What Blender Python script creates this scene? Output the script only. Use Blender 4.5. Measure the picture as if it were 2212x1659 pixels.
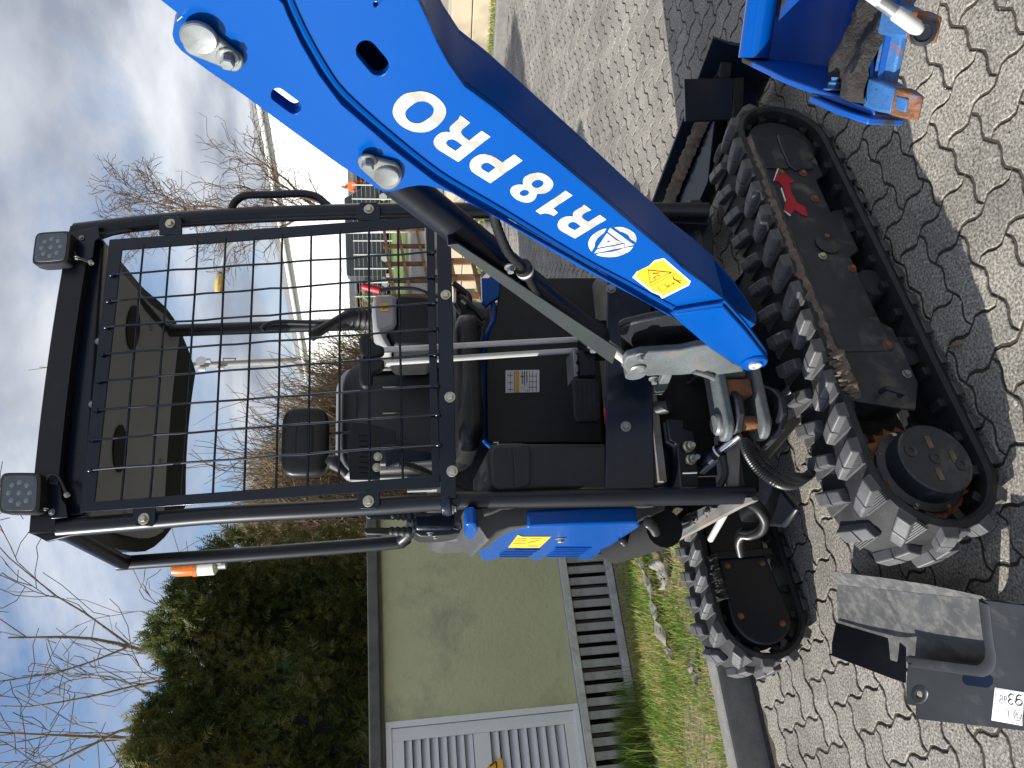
import bpy, bmesh, math, random
import numpy as np
from mathutils import Vector, Matrix
from mathutils.geometry import tessellate_polygon
random.seed(7); RNG = np.random.default_rng(7)
S = bpy.context.scene
COL = S.collection
for o in list(bpy.data.objects): bpy.data.objects.remove(o)

# ------------------------------------------------------------------ camera, sky, sun, exposure
FOC, PIT, ROL, CAMH = 1645.8, math.radians(9.3), math.radians(1.7), 1.58
CAM = Vector((0, 0, CAMH))
fwd = Vector((0, math.cos(PIT), -math.sin(PIT)))
dwn0 = Vector((0, -math.sin(PIT), -math.cos(PIT)))
rgt0 = Vector((1, 0, 0))
rgt = rgt0 * math.cos(ROL) + dwn0 * math.sin(ROL)      # image axes after the photographer's slight roll
dwn = -rgt0 * math.sin(ROL) + dwn0 * math.cos(ROL)
cd = bpy.data.cameras.new('camera'); cam = bpy.data.objects.new('camera', cd); COL.objects.link(cam)
cd.sensor_fit = 'HORIZONTAL'; cd.sensor_width = 36; cd.lens = 36 * FOC / 2212.0
cd.clip_start = 0.05; cd.clip_end = 2000
# the phone was held on its side: world "down" runs to the right of the picture
cx, cy, cz = dwn, rgt, -fwd
m = Matrix(((cx.x, cy.x, cz.x, 0), (cx.y, cy.y, cz.y, 0), (cx.z, cy.z, cz.z, CAMH), (0, 0, 0, 1)))
cam.matrix_world = m
S.camera = cam

SUN_EL, SUN_AZ = math.radians(30.5), (-0.977, -0.215)         # horizontal direction TOWARDS the sun
_l = math.hypot(*SUN_AZ)
to_sun = Vector((SUN_AZ[0] / _l * math.cos(SUN_EL), SUN_AZ[1] / _l * math.cos(SUN_EL), math.sin(SUN_EL)))
W = bpy.data.worlds.new('World'); S.world = W; W.use_nodes = True
nt = W.node_tree; nt.nodes.clear()
N = nt.nodes.new; L = nt.links.new
wo = N('ShaderNodeOutputWorld'); bg = N('ShaderNodeBackground'); bg.inputs[1].default_value = 0.095
sky = N('ShaderNodeTexSky'); sky.sky_type = 'NISHITA'; sky.sun_disc = False
sky.sun_elevation = SUN_EL; sky.sun_rotation = math.atan2(to_sun.x, to_sun.y)
sky.air_density = 1.0; sky.dust_density = 0.6; sky.ozone_density = 1.6
tc = N('ShaderNodeTexCoord'); sp = N('ShaderNodeSeparateXYZ'); L(tc.outputs['Generated'], sp.inputs[0])
zz = N('ShaderNodeMath'); zz.operation = 'ADD'; zz.inputs[1].default_value = 0.16; L(sp.outputs[2], zz.inputs[0])
zm = N('ShaderNodeMath'); zm.operation = 'MAXIMUM'; zm.inputs[1].default_value = 0.1; L(zz.outputs[0], zm.inputs[0])
dx = N('ShaderNodeMath'); dx.operation = 'DIVIDE'; L(sp.outputs[0], dx.inputs[0]); L(zm.outputs[0], dx.inputs[1])
dy = N('ShaderNodeMath'); dy.operation = 'DIVIDE'; L(sp.outputs[1], dy.inputs[0]); L(zm.outputs[0], dy.inputs[1])
cb = N('ShaderNodeCombineXYZ'); L(dx.outputs[0], cb.inputs[0]); L(dy.outputs[0], cb.inputs[1])
def wnoise(scale, detail, rough, dist, loc, sc=(1, 1, 1)):
    mp = N('ShaderNodeMapping'); mp.inputs['Location'].default_value = loc; mp.inputs['Scale'].default_value = sc
    L(cb.outputs[0], mp.inputs[0])
    n = N('ShaderNodeTexNoise'); n.inputs['Scale'].default_value = scale; n.inputs['Detail'].default_value = detail
    n.inputs['Roughness'].default_value = rough; n.inputs['Distortion'].default_value = dist
    L(mp.outputs[0], n.inputs[0]); return n
n1 = wnoise(1.15, 9, 0.58, 0.25, (3.1, 0.4, 0), (1.0, 0.8, 1))      # cloud cover
n2 = wnoise(1.7, 6, 0.5, 0.25, (7.3, 2.1, 0))          # light and dark inside the cover
n3 = wnoise(0.42, 2, 0.5, 0.0, (1.2, 5.7, 0))         # large fields of cloud and of open sky
mx = N('ShaderNodeMath'); mx.operation = 'MULTIPLY_ADD'; mx.inputs[1].default_value = 0.19; L(dx.outputs[0], mx.inputs[0]); L(n1.outputs[0], mx.inputs[2])
mz = N('ShaderNodeMath'); mz.operation = 'MULTIPLY_ADD'; mz.inputs[1].default_value = 0.35; L(n3.outputs[0], mz.inputs[0]); L(mx.outputs[0], mz.inputs[2])
cr = N('ShaderNodeValToRGB'); L(mz.outputs[0], cr.inputs[0])
cr.color_ramp.elements[0].position = 0.53; cr.color_ramp.elements[0].color = (0, 0, 0, 1)
cr.color_ramp.elements[1].position = 0.74; cr.color_ramp.elements[1].color = (0.96, 0.96, 0.96, 1)
cc = N('ShaderNodeValToRGB'); L(n2.outputs[0], cc.inputs[0])
cc.color_ramp.elements[0].position = 0.36; cc.color_ramp.elements[0].color = (2.5, 2.75, 3.3, 1)
cc.color_ramp.elements[1].position = 0.68; cc.color_ramp.elements[1].color = (6.6, 6.8, 7.2, 1)
tint = N('ShaderNodeMix'); tint.data_type = 'RGBA'; tint.blend_type = 'MULTIPLY'; tint.inputs[0].default_value = 1.0
L(sky.outputs[0], tint.inputs[6]); tint.inputs[7].default_value = (1.0, 1.0, 1.05, 1)
mxc = N('ShaderNodeMix'); mxc.data_type = 'RGBA'; L(cr.outputs[0], mxc.inputs[0]); L(tint.outputs[2], mxc.inputs[6]); L(cc.outputs[0], mxc.inputs[7])
L(mxc.outputs[2], bg.inputs[0]); L(bg.outputs[0], wo.inputs[0])
sd = bpy.data.lights.new('sun', 'SUN'); sd.energy = 5.0; sd.angle = math.radians(0.53); sd.color = (1.0, 0.965, 0.90)
sun = bpy.data.objects.new('sun', sd); COL.objects.link(sun)
sun.rotation_euler = (-to_sun).to_track_quat('-Z', 'Y').to_euler(); sun.location = (-20, 8, 20)
S.view_settings.view_transform = 'Standard'; S.view_settings.look = 'None'
S.view_settings.exposure = 0.6; S.view_settings.gamma = 1.0; S.view_settings.use_curve_mapping = False
S.render.engine = 'CYCLES'
S.cycles.max_bounces = 6; S.cycles.diffuse_bounces = 3; S.cycles.glossy_bounces = 3; S.cycles.transparent_max_bounces = 12
S.cycles.sample_clamp_indirect = 6.0; S.cycles.use_denoising = True
S.cycles.caustics_reflective = False; S.cycles.caustics_refractive = False

# ------------------------------------------------------------------ survey: a sight line of the photo cut with a plane of the place
def ray(x, y):
    a = (829.5 - y) / FOC; b = (x - 1106.0) / FOC
    return rgt * a + dwn * b + fwd
def pl(x, y, p0, n):
    d = ray(x, y); return CAM + d * ((Vector(p0) - CAM).dot(n) / d.dot(n))
def gz(x, y, z=0.0):
    d = ray(x, y); return CAM + d * ((z - CAMH) / d.z)
def at(x, y, Y):
    d = ray(x, y); return CAM + d * (Y / d.y)
def dp(x, y, t): return CAM + ray(x, y) * t
def T(c, r, pts):                      # crop-tile pixels -> survey pixels
    return [(737.333 * c + x / 3.0, 553.0 * r + y / 3.0) for x, y in pts]
def K(ox, oy, s, pts): return [((ox + x * s) / 1.82278, (oy + y * s) / 1.82278) for x, y in pts]

# ------------------------------------------------------------------ mesh helpers
def V3(a): return a if isinstance(a, Vector) else Vector(a)
class MB:
    def __init__(s): s.v = []; s.f = []
    def add(s, vs, fs):
        b = len(s.v); s.v += [tuple(v) for v in vs]; s.f += [tuple(b + i for i in f) for f in fs]; return s
    def prism(s, pts, vec):
        pts = [V3(p) for p in pts]; vec = V3(vec); n = len(pts)
        nm = Vector((0, 0, 0))
        for i in range(n): nm += pts[i].cross(pts[(i + 1) % n])
        if nm.dot(vec) > 0: pts = pts[::-1]
        f = [tuple(range(n)), tuple(range(2 * n - 1, n - 1, -1))]
        f += [(i, i + n, (i + 1) % n + n, (i + 1) % n)[::-1] for i in range(n)]
        f = [f[0][::1], f[1]] + [q[::-1] for q in f[2:]]
        return s.add(pts + [p + vec for p in pts], [tuple(reversed(q)) if False else q for q in f])
    def holes(s, loops, vec):
        loops = [[V3(p) for p in l] for l in loops]; vec = V3(vec)
        tri = tessellate_polygon(loops); flat = [p for l in loops for p in l]; n = len(flat)
        fs = []
        for t in tri:
            a, b, c = (flat[i] for i in t)
            t = tuple(t) if (b - a).cross(c - a).dot(vec) < 0 else tuple(t)[::-1]
            fs.append(t); fs.append(tuple(i + n for i in reversed(t)))
        k = 0
        for l in loops:
            m_ = len(l)
            for i in range(m_):
                a, b = k + i, k + (i + 1) % m_; fs.append((a, b, b + n, a + n))
            k += m_
        return s.add(flat + [p + vec for p in flat], fs)
    def box(s, c, a, b, d):             # centre + three half axes
        c, a, b, d = V3(c), V3(a), V3(b), V3(d)
        if a.cross(b).dot(d) < 0: d = -d
        vs = [c + a * i + b * j + d * k for k in (-1, 1) for j in (-1, 1) for i in (-1, 1)]
        return s.add(vs, [(0, 2, 3, 1), (4, 5, 7, 6), (0, 1, 5, 4), (2, 6, 7, 3), (0, 4, 6, 2), (1, 3, 7, 5)])
    def bar(s, p, q, w, h, up=(0, 0, 1)):
        p, q = V3(p), V3(q); d = q - p; u = V3(up); x = d.cross(u).normalized(); u = x.cross(d).normalized()
        return s.box((p + q) / 2, d / 2, x * w / 2, u * h / 2)
    def rings(s, rs, cap=True, closed=False):
        n = len(rs[0]); vs = [p for r in rs for p in r]; m_ = len(rs); fs = []
        for i in range(m_ if closed else m_ - 1):
            a, b = i * n, ((i + 1) % m_) * n
            for j in range(n):
                k = (j + 1) % n; fs.append((a + j, a + k, b + k, b + j))
        if cap and not closed: fs += [tuple(range(n - 1, -1, -1)), tuple(range((m_ - 1) * n, m_ * n))]
        return s.add(vs, fs)
    def tube(s, path, r, seg=10, cap=True, closed=False, flat=1.0):
        path = [V3(p) for p in path]; n = len(path); rr = r if isinstance(r, (list, tuple)) else [r] * n
        rs = []; up = None
        for i in range(n):
            a = path[i - 1] if (i or closed) else path[i]; b = path[(i + 1) % n] if (i < n - 1 or closed) else path[i]
            t = (b - a).normalized()
            if up is None:
                up = Vector((0, 0, 1)) if abs(t.z) < .9 else Vector((1, 0, 0))
            x = t.cross(up).normalized(); up = x.cross(t).normalized()
            rs.append([path[i] + (x * math.cos(k * 2 * math.pi / seg) + up * math.sin(k * 2 * math.pi / seg) * flat) * rr[i] for k in range(seg)])
        return s.rings(rs, cap, closed)
    def cyl(s, p, q, r, seg=20, r2=None): return s.tube([p, q], [r, r if r2 is None else r2], seg)
    def lathe(s, p, ax, prof, seg=20):
        p, ax = V3(p), V3(ax).normalized(); x = ax.orthogonal().normalized(); y = ax.cross(x)
        return s.rings([[p + ax * h + (x * math.cos(k * 2 * math.pi / seg) + y * math.sin(k * 2 * math.pi / seg)) * r for k in range(seg)] for r, h in prof])
    def bolt(s, p, n, r=.009, h=.008):
        s.lathe(p, n, [(r * 1.55, 0), (r * 1.55, h * .22), (r * 1.45, h * .3)], 14)
        return s.lathe(V3(p) + V3(n).normalized() * h * .28, n, [(r, 0), (r, h * .85), (r * .82, h)], 6)
def smooth_path(pts, k=6, closed=False):
    pts = [V3(p) for p in pts]; out = []; n = len(pts)
    for i in range(n if closed else n - 1):
        p0 = pts[i - 1] if (i or closed) else pts[0] * 2 - pts[1]; p1 = pts[i]; p2 = pts[(i + 1) % n]
        p3 = pts[(i + 2) % n] if (i < n - 2 or closed) else p2 * 2 - p1
        for j in range(k):
            t = j / k
            out.append(.5 * ((2 * p1) + (p2 - p0) * t + (2 * p0 - 5 * p1 + 4 * p2 - p3) * t * t + (3 * p1 - p0 - 3 * p2 + p3) * t ** 3))
    if not closed: out.append(pts[-1])
    return out
def resample(path, step):
    out = [path[0]]; acc = 0.0
    for a, b in zip(path, path[1:]):
        d = (b - a).length
        while d > 0 and acc + d >= step:
            t = (step - acc) / d; a = a.lerp(b, t); out.append(a.copy()); d = (b - a).length; acc = 0.0
        acc += d
    return out
def ribbed(mb, pts, r, step=.005, amp=.22, seg=12):
    p = resample(smooth_path(pts, 16), step / 2)
    return mb.tube(p, [r * (1 + amp * (1 if i % 2 else 0)) for i in range(len(p))], seg)

def link(o, parent=None):
    COL.objects.link(o)
    if parent is not None:
        o.parent = parent; o.matrix_parent_inverse = WM[parent.name].inverted()
    WM[o.name] = o.matrix_basis.copy() if parent is None else o.matrix_basis.copy()
    return o
WM = {}
def mesh_obj(name, vs, fs, mat, parent=None, smooth=35, bevel=0, origin=True, seg=2):
    vs = np.asarray(vs, dtype=float).reshape(-1, 3)
    c = (vs.min(0) + vs.max(0)) / 2 if origin else np.zeros(3)
    me = bpy.data.meshes.new(name); me.from_pydata((vs - c).tolist(), [], fs if isinstance(fs, list) else fs.tolist())
    me.update()
    for mm in (mat if isinstance(mat, (list, tuple)) else [mat]): me.materials.append(MAT[mm])
    if smooth:
        me.polygons.foreach_set('use_smooth', [True] * len(me.polygons)); me.set_sharp_from_angle(angle=math.radians(smooth))
    o = bpy.data.objects.new(name, me); o.matrix_basis = Matrix.Translation(Vector(c))
    link(o, parent)
    if bevel:
        b = o.modifiers.new('bevel', 'BEVEL'); b.width = bevel; b.segments = seg; b.limit_method = 'ANGLE'; b.angle_limit = math.radians(40); b.harden_normals = False
    return o
def part(name, mb, mat, parent=None, **k):
    bm = bmesh.new(); 
    o = mesh_obj(name, mb.v, mb.f, mat, parent, **k)
    bm.from_mesh(o.data); bmesh.ops.recalc_face_normals(bm, faces=bm.faces); bm.to_mesh(o.data); bm.free()
    if k.get('smooth', 35): o.data.set_sharp_from_angle(angle=math.radians(k.get('smooth', 35)))
    return o
def tag(o, label=None, cat=None, group=None, kind=None):
    for kk, vv in (('label', label), ('category', cat), ('group', group), ('kind', kind)):
        if vv: o[kk] = vv
    return o
def thing(name, label, cat, loc, group=None):
    o = bpy.data.objects.new(name, None); o.empty_display_size = .2; o.matrix_basis = Matrix.Translation(V3(loc)); link(o)
    return tag(o, label, cat, group)
def copy_to(o, mat4, parent=None):
    c = o.copy(); c.matrix_basis = mat4; link(c, parent); return c
# ------------------------------------------------------------------ materials
MAT = {}
def mat(name, col, rough=.5, metal=0., var=.12, scale=6., bump=0., bscale=60., dirt=None, coat=0., spec=.5, rvar=.08, emis=None, trans=None):
    m_ = bpy.data.materials.new(name); m_.use_nodes = True; t = m_.node_tree; b = t.nodes['Principled BSDF']
    tcn = t.nodes.new('ShaderNodeTexCoord'); co = tcn.outputs['Object']
    def noise(sc, det=5, ro=.55, dis=0.):
        n = t.nodes.new('ShaderNodeTexNoise'); n.inputs['Scale'].default_value = sc; n.inputs['Detail'].default_value = det
        n.inputs['Roughness'].default_value = ro; n.inputs['Distortion'].default_value = dis; t.links.new(co, n.inputs[0]); return n
    c = Vector(col[:3])
    n = noise(scale); r = t.nodes.new('ShaderNodeValToRGB'); t.links.new(n.outputs[0], r.inputs[0])
    r.color_ramp.elements[0].position = .3; r.color_ramp.elements[1].position = .7
    r.color_ramp.elements[0].color = (*(c * (1 - var)), 1); r.color_ramp.elements[1].color = (*[min(1, x) for x in c * (1 + var)], 1)
    out = r.outputs[0]; rough_out = None
    if dirt:
        dcol, lo, hi, dsc = dirt[:4]
        dn = noise(dsc, 8, .65, .3); dr = t.nodes.new('ShaderNodeMapRange'); dr.inputs[1].default_value = lo; dr.inputs[2].default_value = hi
        t.links.new(dn.outputs[0], dr.inputs[0])
        mx_ = t.nodes.new('ShaderNodeMix'); mx_.data_type = 'RGBA'; t.links.new(dr.outputs[0], mx_.inputs[0]); t.links.new(out, mx_.inputs[6]); mx_.inputs[7].default_value = (*dcol, 1)
        out = mx_.outputs[2]
        rr = t.nodes.new('ShaderNodeMapRange'); rr.inputs[3].default_value = rough; rr.inputs[4].default_value = min(1, rough + .45)
        t.links.new(dr.outputs[0], rr.inputs[0]); rough_out = rr.outputs[0]
    t.links.new(out, b.inputs['Base Color'])
    if rough_out is None:
        rn = noise(scale * 2.3, 4); rr = t.nodes.new('ShaderNodeMapRange'); rr.inputs[3].default_value = max(0, rough - rvar); rr.inputs[4].default_value = min(1, rough + rvar)
        t.links.new(rn.outputs[0], rr.inputs[0]); rough_out = rr.outputs[0]
    t.links.new(rough_out, b.inputs['Roughness'])
    b.inputs['Metallic'].default_value = metal; b.inputs['Specular IOR Level'].default_value = spec
    b.inputs['Coat Weight'].default_value = coat; b.inputs['Coat Roughness'].default_value = .08
    if trans: b.inputs['Transmission Weight'].default_value = trans
    if bump:
        bn = noise(bscale, 6, .6); bp_ = t.nodes.new('ShaderNodeBump'); bp_.inputs['Strength'].default_value = bump; bp_.inputs['Distance'].default_value = .01
        t.links.new(bn.outputs[0], bp_.inputs['Height']); t.links.new(bp_.outputs[0], b.inputs['Normal'])
    MAT[name] = m_; return m_
DUST = (.30, .26, .20); RUST = (.23, .085, .03)
mat('blue', (.0, .069, .325), .24, var=.06, scale=2.5, coat=.0, spec=.25, rvar=.06)
mat('blue_bucket', (.002, .075, .36), .4, var=.2, scale=5, dirt=((.03, .028, .026), .55, .62, 5))
mat('blue_worn', (.035, .13, .33), .45, var=.25, scale=14, dirt=(RUST, .56, .66, 16), bump=.25, bscale=90)
mat('rust_tip', (.20, .085, .035), .75, var=.45, scale=30, dirt=((.12, .20, .34), .54, .66, 22), bump=.5, bscale=120)
mat('rust', (.20, .085, .035), .85, var=.4, scale=22, bump=.5, bscale=120)
mat('black_paint', (.005, .010, .022), .24, var=.25, scale=4, spec=.35, coat=.08, dirt=((.03, .032, .036), .66, .9, 12))
mat('black_satin', (.008, .010, .015), .36, var=.25, scale=6, spec=.38, dirt=((.05, .048, .045), .62, .9, 10))
mat('plastic', (.013, .0135, .015), .5, var=.2, scale=30, bump=.18, bscale=500)
mat('plastic_grey', (.055, .056, .058), .6, var=.15, scale=12, bump=.2, bscale=500)
mat('vinyl', (.011, .011, .012), .42, var=.2, scale=5, bump=.05, bscale=300)
mat('rubber', (.017, .017, .019), .6, var=.3, scale=20, spec=.35, dirt=((.07, .064, .056), .54, .85, 12), bump=.12, bscale=160)
mat('rubber_lug', (.088, .088, .092), .52, var=.25, scale=18, dirt=((.20, .19, .175), .58, .85, 12), bump=.1, bscale=120)
mat('hose', (.014, .014, .015), .35, var=.2)
mat('track_frame', (.022, .026, .034), .42, var=.35, scale=8, dirt=((.17, .145, .115), .52, .80, 9), bump=.12, bscale=60)
mat('mud', (.15, .115, .082), .95, var=.4, scale=28, bump=.9, bscale=90)
mat('mud_and_shade', (.035, .032, .028), .95, var=.5, scale=30, bump=.9, bscale=90)
mat('cast', (.115, .13, .135), .5, var=.25, scale=10, dirt=(RUST, .60, .72, 9), bump=.25, bscale=70)
mat('guard_grey', (.030, .036, .039), .5, var=.12, scale=6)
mat('cast_dark', (.020, .023, .028), .45, var=.3, scale=10, dirt=((.16, .07, .03), .64, .8, 11), bump=.15, bscale=70)
mat('plate_worn', (.21, .20, .19), .5, var=.3, scale=9, dirt=((.28, .17, .09), .52, .75, 8), bump=.2)
mat('galv', (.24, .255, .255), .42, .5, var=.2, scale=18, rvar=.12, bump=.06)
mat('chrome', (.72, .72, .70), .16, 1., var=.06, scale=8)
mat('zinc', (.50, .48, .38), .32, .9, var=.15, scale=60)
mat('lever_metal', (.68, .68, .66), .3, .35, var=.08, scale=10)
mat('light_metal', (.60, .60, .57), .45, .3, var=.12, scale=14, dirt=((.35, .33, .29), .6, .8, 14))
mat('decal_white', (.62, .62, .60), .4, var=.04, scale=8, dirt=((.36, .345, .30), .52, .57, 22))
mat('decal_plain', (.80, .80, .80), .4, var=.03)
mat('decal_yellow', (.85, .45, .03), .45, var=.06, scale=9)
mat('decal_orange', (.90, .50, .03), .45, var=.05)
mat('decal_red', (.42, .015, .03), .4, var=.12, scale=10)
mat('ink', (.012, .012, .012), .5, var=.1)
mat('red_grip', (.55, .03, .045), .4, var=.1)
mat('grey_gloss', (.36, .36, .37), .25, var=.05, coat=.2)
mat('lining', (.29, .305, .33), .8, var=.08, scale=3, bump=.1, bscale=220)
mat('lens', (.10, .12, .145), .18, var=.2, scale=30, coat=.4)
mat('led', (.20, .23, .26), .2, var=.1)
mat('amber', (.95, .22, .01), .2, var=.08, trans=.45)
mat('white_plastic', (.78, .76, .70), .4, var=.05)
mat('panel_black', (.022, .024, .027), .38, var=.3, scale=5, dirt=((.06, .06, .058), .58, .9, 8))
mat('panel_dust', (.07, .072, .074), .5, var=.3, scale=7, dirt=((.17, .162, .145), .46, .80, 30), bump=.08)
# setting
def paver_mat(name, cols, stain=True):
    m_ = bpy.data.materials.new(name); m_.use_nodes = True; t = m_.node_tree; b = t.nodes['Principled BSDF']
    g = t.nodes.new('ShaderNodeNewGeometry'); oi = t.nodes.new('ShaderNodeObjectInfo')
    def noise(sc, det=6, ro=.6):
        n = t.nodes.new('ShaderNodeTexNoise'); n.inputs['Scale'].default_value = sc; n.inputs['Detail'].default_value = det; n.inputs['Roughness'].default_value = ro
        t.links.new(g.outputs['Position'], n.inputs[0]); return n
    fine = noise(125, 3, .7); r = t.nodes.new('ShaderNodeValToRGB'); t.links.new(fine.outputs[0], r.inputs[0])
    e = r.color_ramp.elements; e[0].position = .33; e[0].color = (*cols[0], 1); e[1].position = .68; e[1].color = (*cols[2], 1)
    k = e.new(.5); k.color = (*cols[1], 1)
    big = noise(1.6, 4, .6); r2 = t.nodes.new('ShaderNodeMapRange'); r2.inputs[1].default_value = .3; r2.inputs[2].default_value = .72; r2.inputs[3].default_value = .66; r2.inputs[4].default_value = 1.16
    t.links.new(big.outputs[0], r2.inputs[0])
    mid = noise(14, 5, .6); r3 = t.nodes.new('ShaderNodeMapRange'); r3.inputs[1].default_value = .3; r3.inputs[2].default_value = .7; r3.inputs[3].default_value = .86; r3.inputs[4].default_value = 1.1
    t.links.new(mid.outputs[0], r3.inputs[0])
    mu = t.nodes.new('ShaderNodeMath'); mu.operation = 'MULTIPLY'; t.links.new(r2.outputs[0], mu.inputs[0]); t.links.new(r3.outputs[0], mu.inputs[1])
    pi = t.nodes.new('ShaderNodeMapRange'); pi.inputs[3].default_value = .86; pi.inputs[4].default_value = 1.1; t.links.new(g.outputs['Random Per Island'] if stain == 'island' else oi.outputs['Random'], pi.inputs[0])
    mu2 = t.nodes.new('ShaderNodeMath'); mu2.operation = 'MULTIPLY'; t.links.new(mu.outputs[0], mu2.inputs[0]); t.links.new(pi.outputs[0], mu2.inputs[1])
    hs = t.nodes.new('ShaderNodeVectorMath'); hs.operation = 'SCALE'; t.links.new(r.outputs[0], hs.inputs[0]); t.links.new(mu2.outputs[0], hs.inputs['Scale'])
    t.links.new(hs.outputs[0], b.inputs['Base Color']); b.inputs['Roughness'].default_value = .88; b.inputs['Specular IOR Level'].default_value = .3
    bp_ = t.nodes.new('ShaderNodeBump'); bp_.inputs['Strength'].default_value = .55; bp_.inputs['Distance'].default_value = .004; t.links.new(fine.outputs[0], bp_.inputs['Height']); t.links.new(bp_.outputs[0], b.inputs['Normal'])
    MAT[name] = m_
PC = [(.088, .080, .069), (.262, .243, .212), (.50, .468, .415)]
paver_mat('paver', PC); paver_mat('paver_far', PC, 'island')
mat('joint', (.058, .047, .036), .95, var=.35, scale=40, bump=.6, bscale=120)
mat('kerb', (.21, .205, .19), .9, var=.2, scale=14, dirt=((.10, .095, .085), .55, .8, 7), bump=.4, bscale=120)
mat('pebble', (.36, .34, .31), .8, var=.4, scale=40)
mat('soil', (.20, .16, .10), .95, var=.5, scale=22, dirt=((.10, .14, .03), .5, .6, 14), bump=.8, bscale=60)
mat('grass', (.16, .22, .035), .6, var=.4, scale=3)
mat('grass_green', (.09, .20, .03), .55, var=.3, scale=4)
mat('grass_dry', (.42, .34, .14), .75, var=.3, scale=6)
mat('film', (.55, .53, .46), .25, var=.15, scale=14, trans=.55)
mat('render_green', (.48, .485, .30), .9, var=.06, scale=2.2, dirt=((.29, .295, .20), .52, .75, 2.6), bump=.9, bscale=30)
mat('concrete_dark', (.105, .105, .095), .9, var=.2, scale=10, dirt=((.33, .25, .04), .66, .70, 11), bump=.3, bscale=80)
mat('wood_grey', (.50, .50, .49), .85, var=.25, scale=7, dirt=((.30, .29, .27), .55, .75, 18), bump=.3, bscale=90)
mat('wood_dark', (.12, .105, .09), .9, var=.3, scale=9, bump=.3)
mat('dark', (.006, .006, .006), .9)
mat('door_white', (.72, .73, .75), .45, var=.04, scale=5)
mat('hall_white', (.66, .67, .67), .6, var=.03, scale=.3)
mat('hall_grey', (.16, .165, .17), .6, var=.1)
mat('slate', (.055, .06, .072), .6, var=.2, scale=2)
mat('cream', (.50, .42, .30), .8, var=.14, scale=2, bump=.2, bscale=40)
mat('brown_wood', (.20, .105, .055), .75, var=.25, scale=6)
mat('glass_dark', (.03, .04, .05), .1, var=.2)
mat('car_dark', (.03, .034, .04), .25, coat=.5)
mat('car_red', (.25, .02, .025), .3, coat=.5)
mat('car_white', (.42, .43, .44), .3, coat=.4)
mat('car_green', (.10, .22, .17), .3, coat=.3)
mat('orange_cloth', (.95, .13, .02), .8, var=.15, scale=8)
mat('skin', (.5, .3, .22), .6)
mat('mast', (.24, .23, .21), .7, .0, var=.1)
mat('lamp_grey', (.60, .61, .62), .5, .1, var=.05)
mat('lamp_cover', (.70, .50, .18), .35, var=.2, scale=5)
mat('bark', (.16, .13, .10), .9, var=.3, scale=5, bump=.4, bscale=30)
mat('bark_pale', (.34, .32, .29), .85, var=.3, scale=4)
mat('twig', (.15, .105, .07), .85, var=.3, scale=2)
mat('twig_brown', (.20, .145, .085), .85, var=.35, scale=1.2)
mat('twig_yellow', (.36, .30, .10), .8, var=.3, scale=2)
mat('bank', (.16, .115, .07), .95, var=.5, scale=3, bump=.5, bscale=8)
mat('far_ground', (.30, .27, .22), .95, var=.2, scale=.6)
mat('grass_far', (.13, .18, .045), .9, var=.35, scale=1.5)
def leafy(name, cols, sc):
    m_ = bpy.data.materials.new(name); m_.use_nodes = True; t = m_.node_tree; b = t.nodes['Principled BSDF']
    g = t.nodes.new('ShaderNodeNewGeometry')
    n = t.nodes.new('ShaderNodeTexNoise'); n.inputs['Scale'].default_value = sc; n.inputs['Detail'].default_value = 4; t.links.new(g.outputs['Position'], n.inputs[0])
    ad = t.nodes.new('ShaderNodeMath'); ad.operation = 'MULTIPLY_ADD'; ad.inputs[1].default_value = .45
    t.links.new(g.outputs['Random Per Island'], ad.inputs[0]); t.links.new(n.outputs[0], ad.inputs[2])
    r = t.nodes.new('ShaderNodeValToRGB'); t.links.new(ad.outputs[0], r.inputs[0]); e = r.color_ramp.elements
    e[0].position = .45; e[0].color = (*cols[0], 1); e[1].position = .95; e[1].color = (*cols[2], 1); k = e.new(.7); k.color = (*cols[1], 1)
    t.links.new(r.outputs[0], b.inputs['Base Color']); b.inputs['Roughness'].default_value = .6; b.inputs['Specular IOR Level'].default_value = .3
    tr = t.nodes.new('ShaderNodeBsdfTranslucent'); t.links.new(r.outputs[0], tr.inputs[0])
    mx_ = t.nodes.new('ShaderNodeMixShader'); mx_.inputs[0].default_value = .35; t.links.new(b.outputs[0], mx_.inputs[1]); t.links.new(tr.outputs[0], mx_.inputs[2])
    t.links.new(mx_.outputs[0], t.nodes['Material Output'].inputs[0]); MAT[name] = m_
leafy('thuja', [(.034, .062, .018), (.088, .122, .032), (.23, .19, .06)], 1.8)
leafy('grass_blade', [(.13, .25, .03), (.25, .33, .06), (.52, .46, .20)], 5)
leafy('grass_tuft', [(.10, .19, .025), (.17, .26, .045), (.30, .34, .09)], 5)
# ------------------------------------------------------------------ ground, pavement of interlocking stones, kerbs, grass
def sheet(name, pts, z, mat_, kind='structure', parent=None):
    o = mesh_obj(name, [(x, y, z) for x, y in pts], [tuple(range(len(pts)))], mat_, parent, smooth=0)
    if o.data.polygons[0].normal.z < 0: o.data.flip_normals()
    return tag(o, kind=kind) if kind else o
sheet('ground', [(-400, -60), (400, -60), (400, 700), (-400, 700)], -.05, 'far_ground')
KD = Vector((math.cos(math.radians(27)), math.sin(math.radians(27)), 0)); KN = Vector((-KD.y, KD.x, 0))
K0 = Vector((-1.45, 3.195, 0))                       # foot of the near kerb
FK0 = gz(1099, 0); FK1 = gz(1090, 137); FD = (FK0 - FK1).normalized(); FN = Vector((-FD.y, FD.x, 0))
far_end = FK1 - FD * 9
KT = 2.9                                             # the near kerb stops behind the machine
pave_poly = [tuple((K0 - KD * 6)[:2]), tuple((K0 - KD * 6 - KN * 6)[:2]), (9, -1), tuple((FK0 + FD * 6)[:2]), tuple(far_end[:2]), tuple((K0 + KD * KT + KN * 8)[:2]), tuple((K0 + KD * KT)[:2])]
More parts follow.
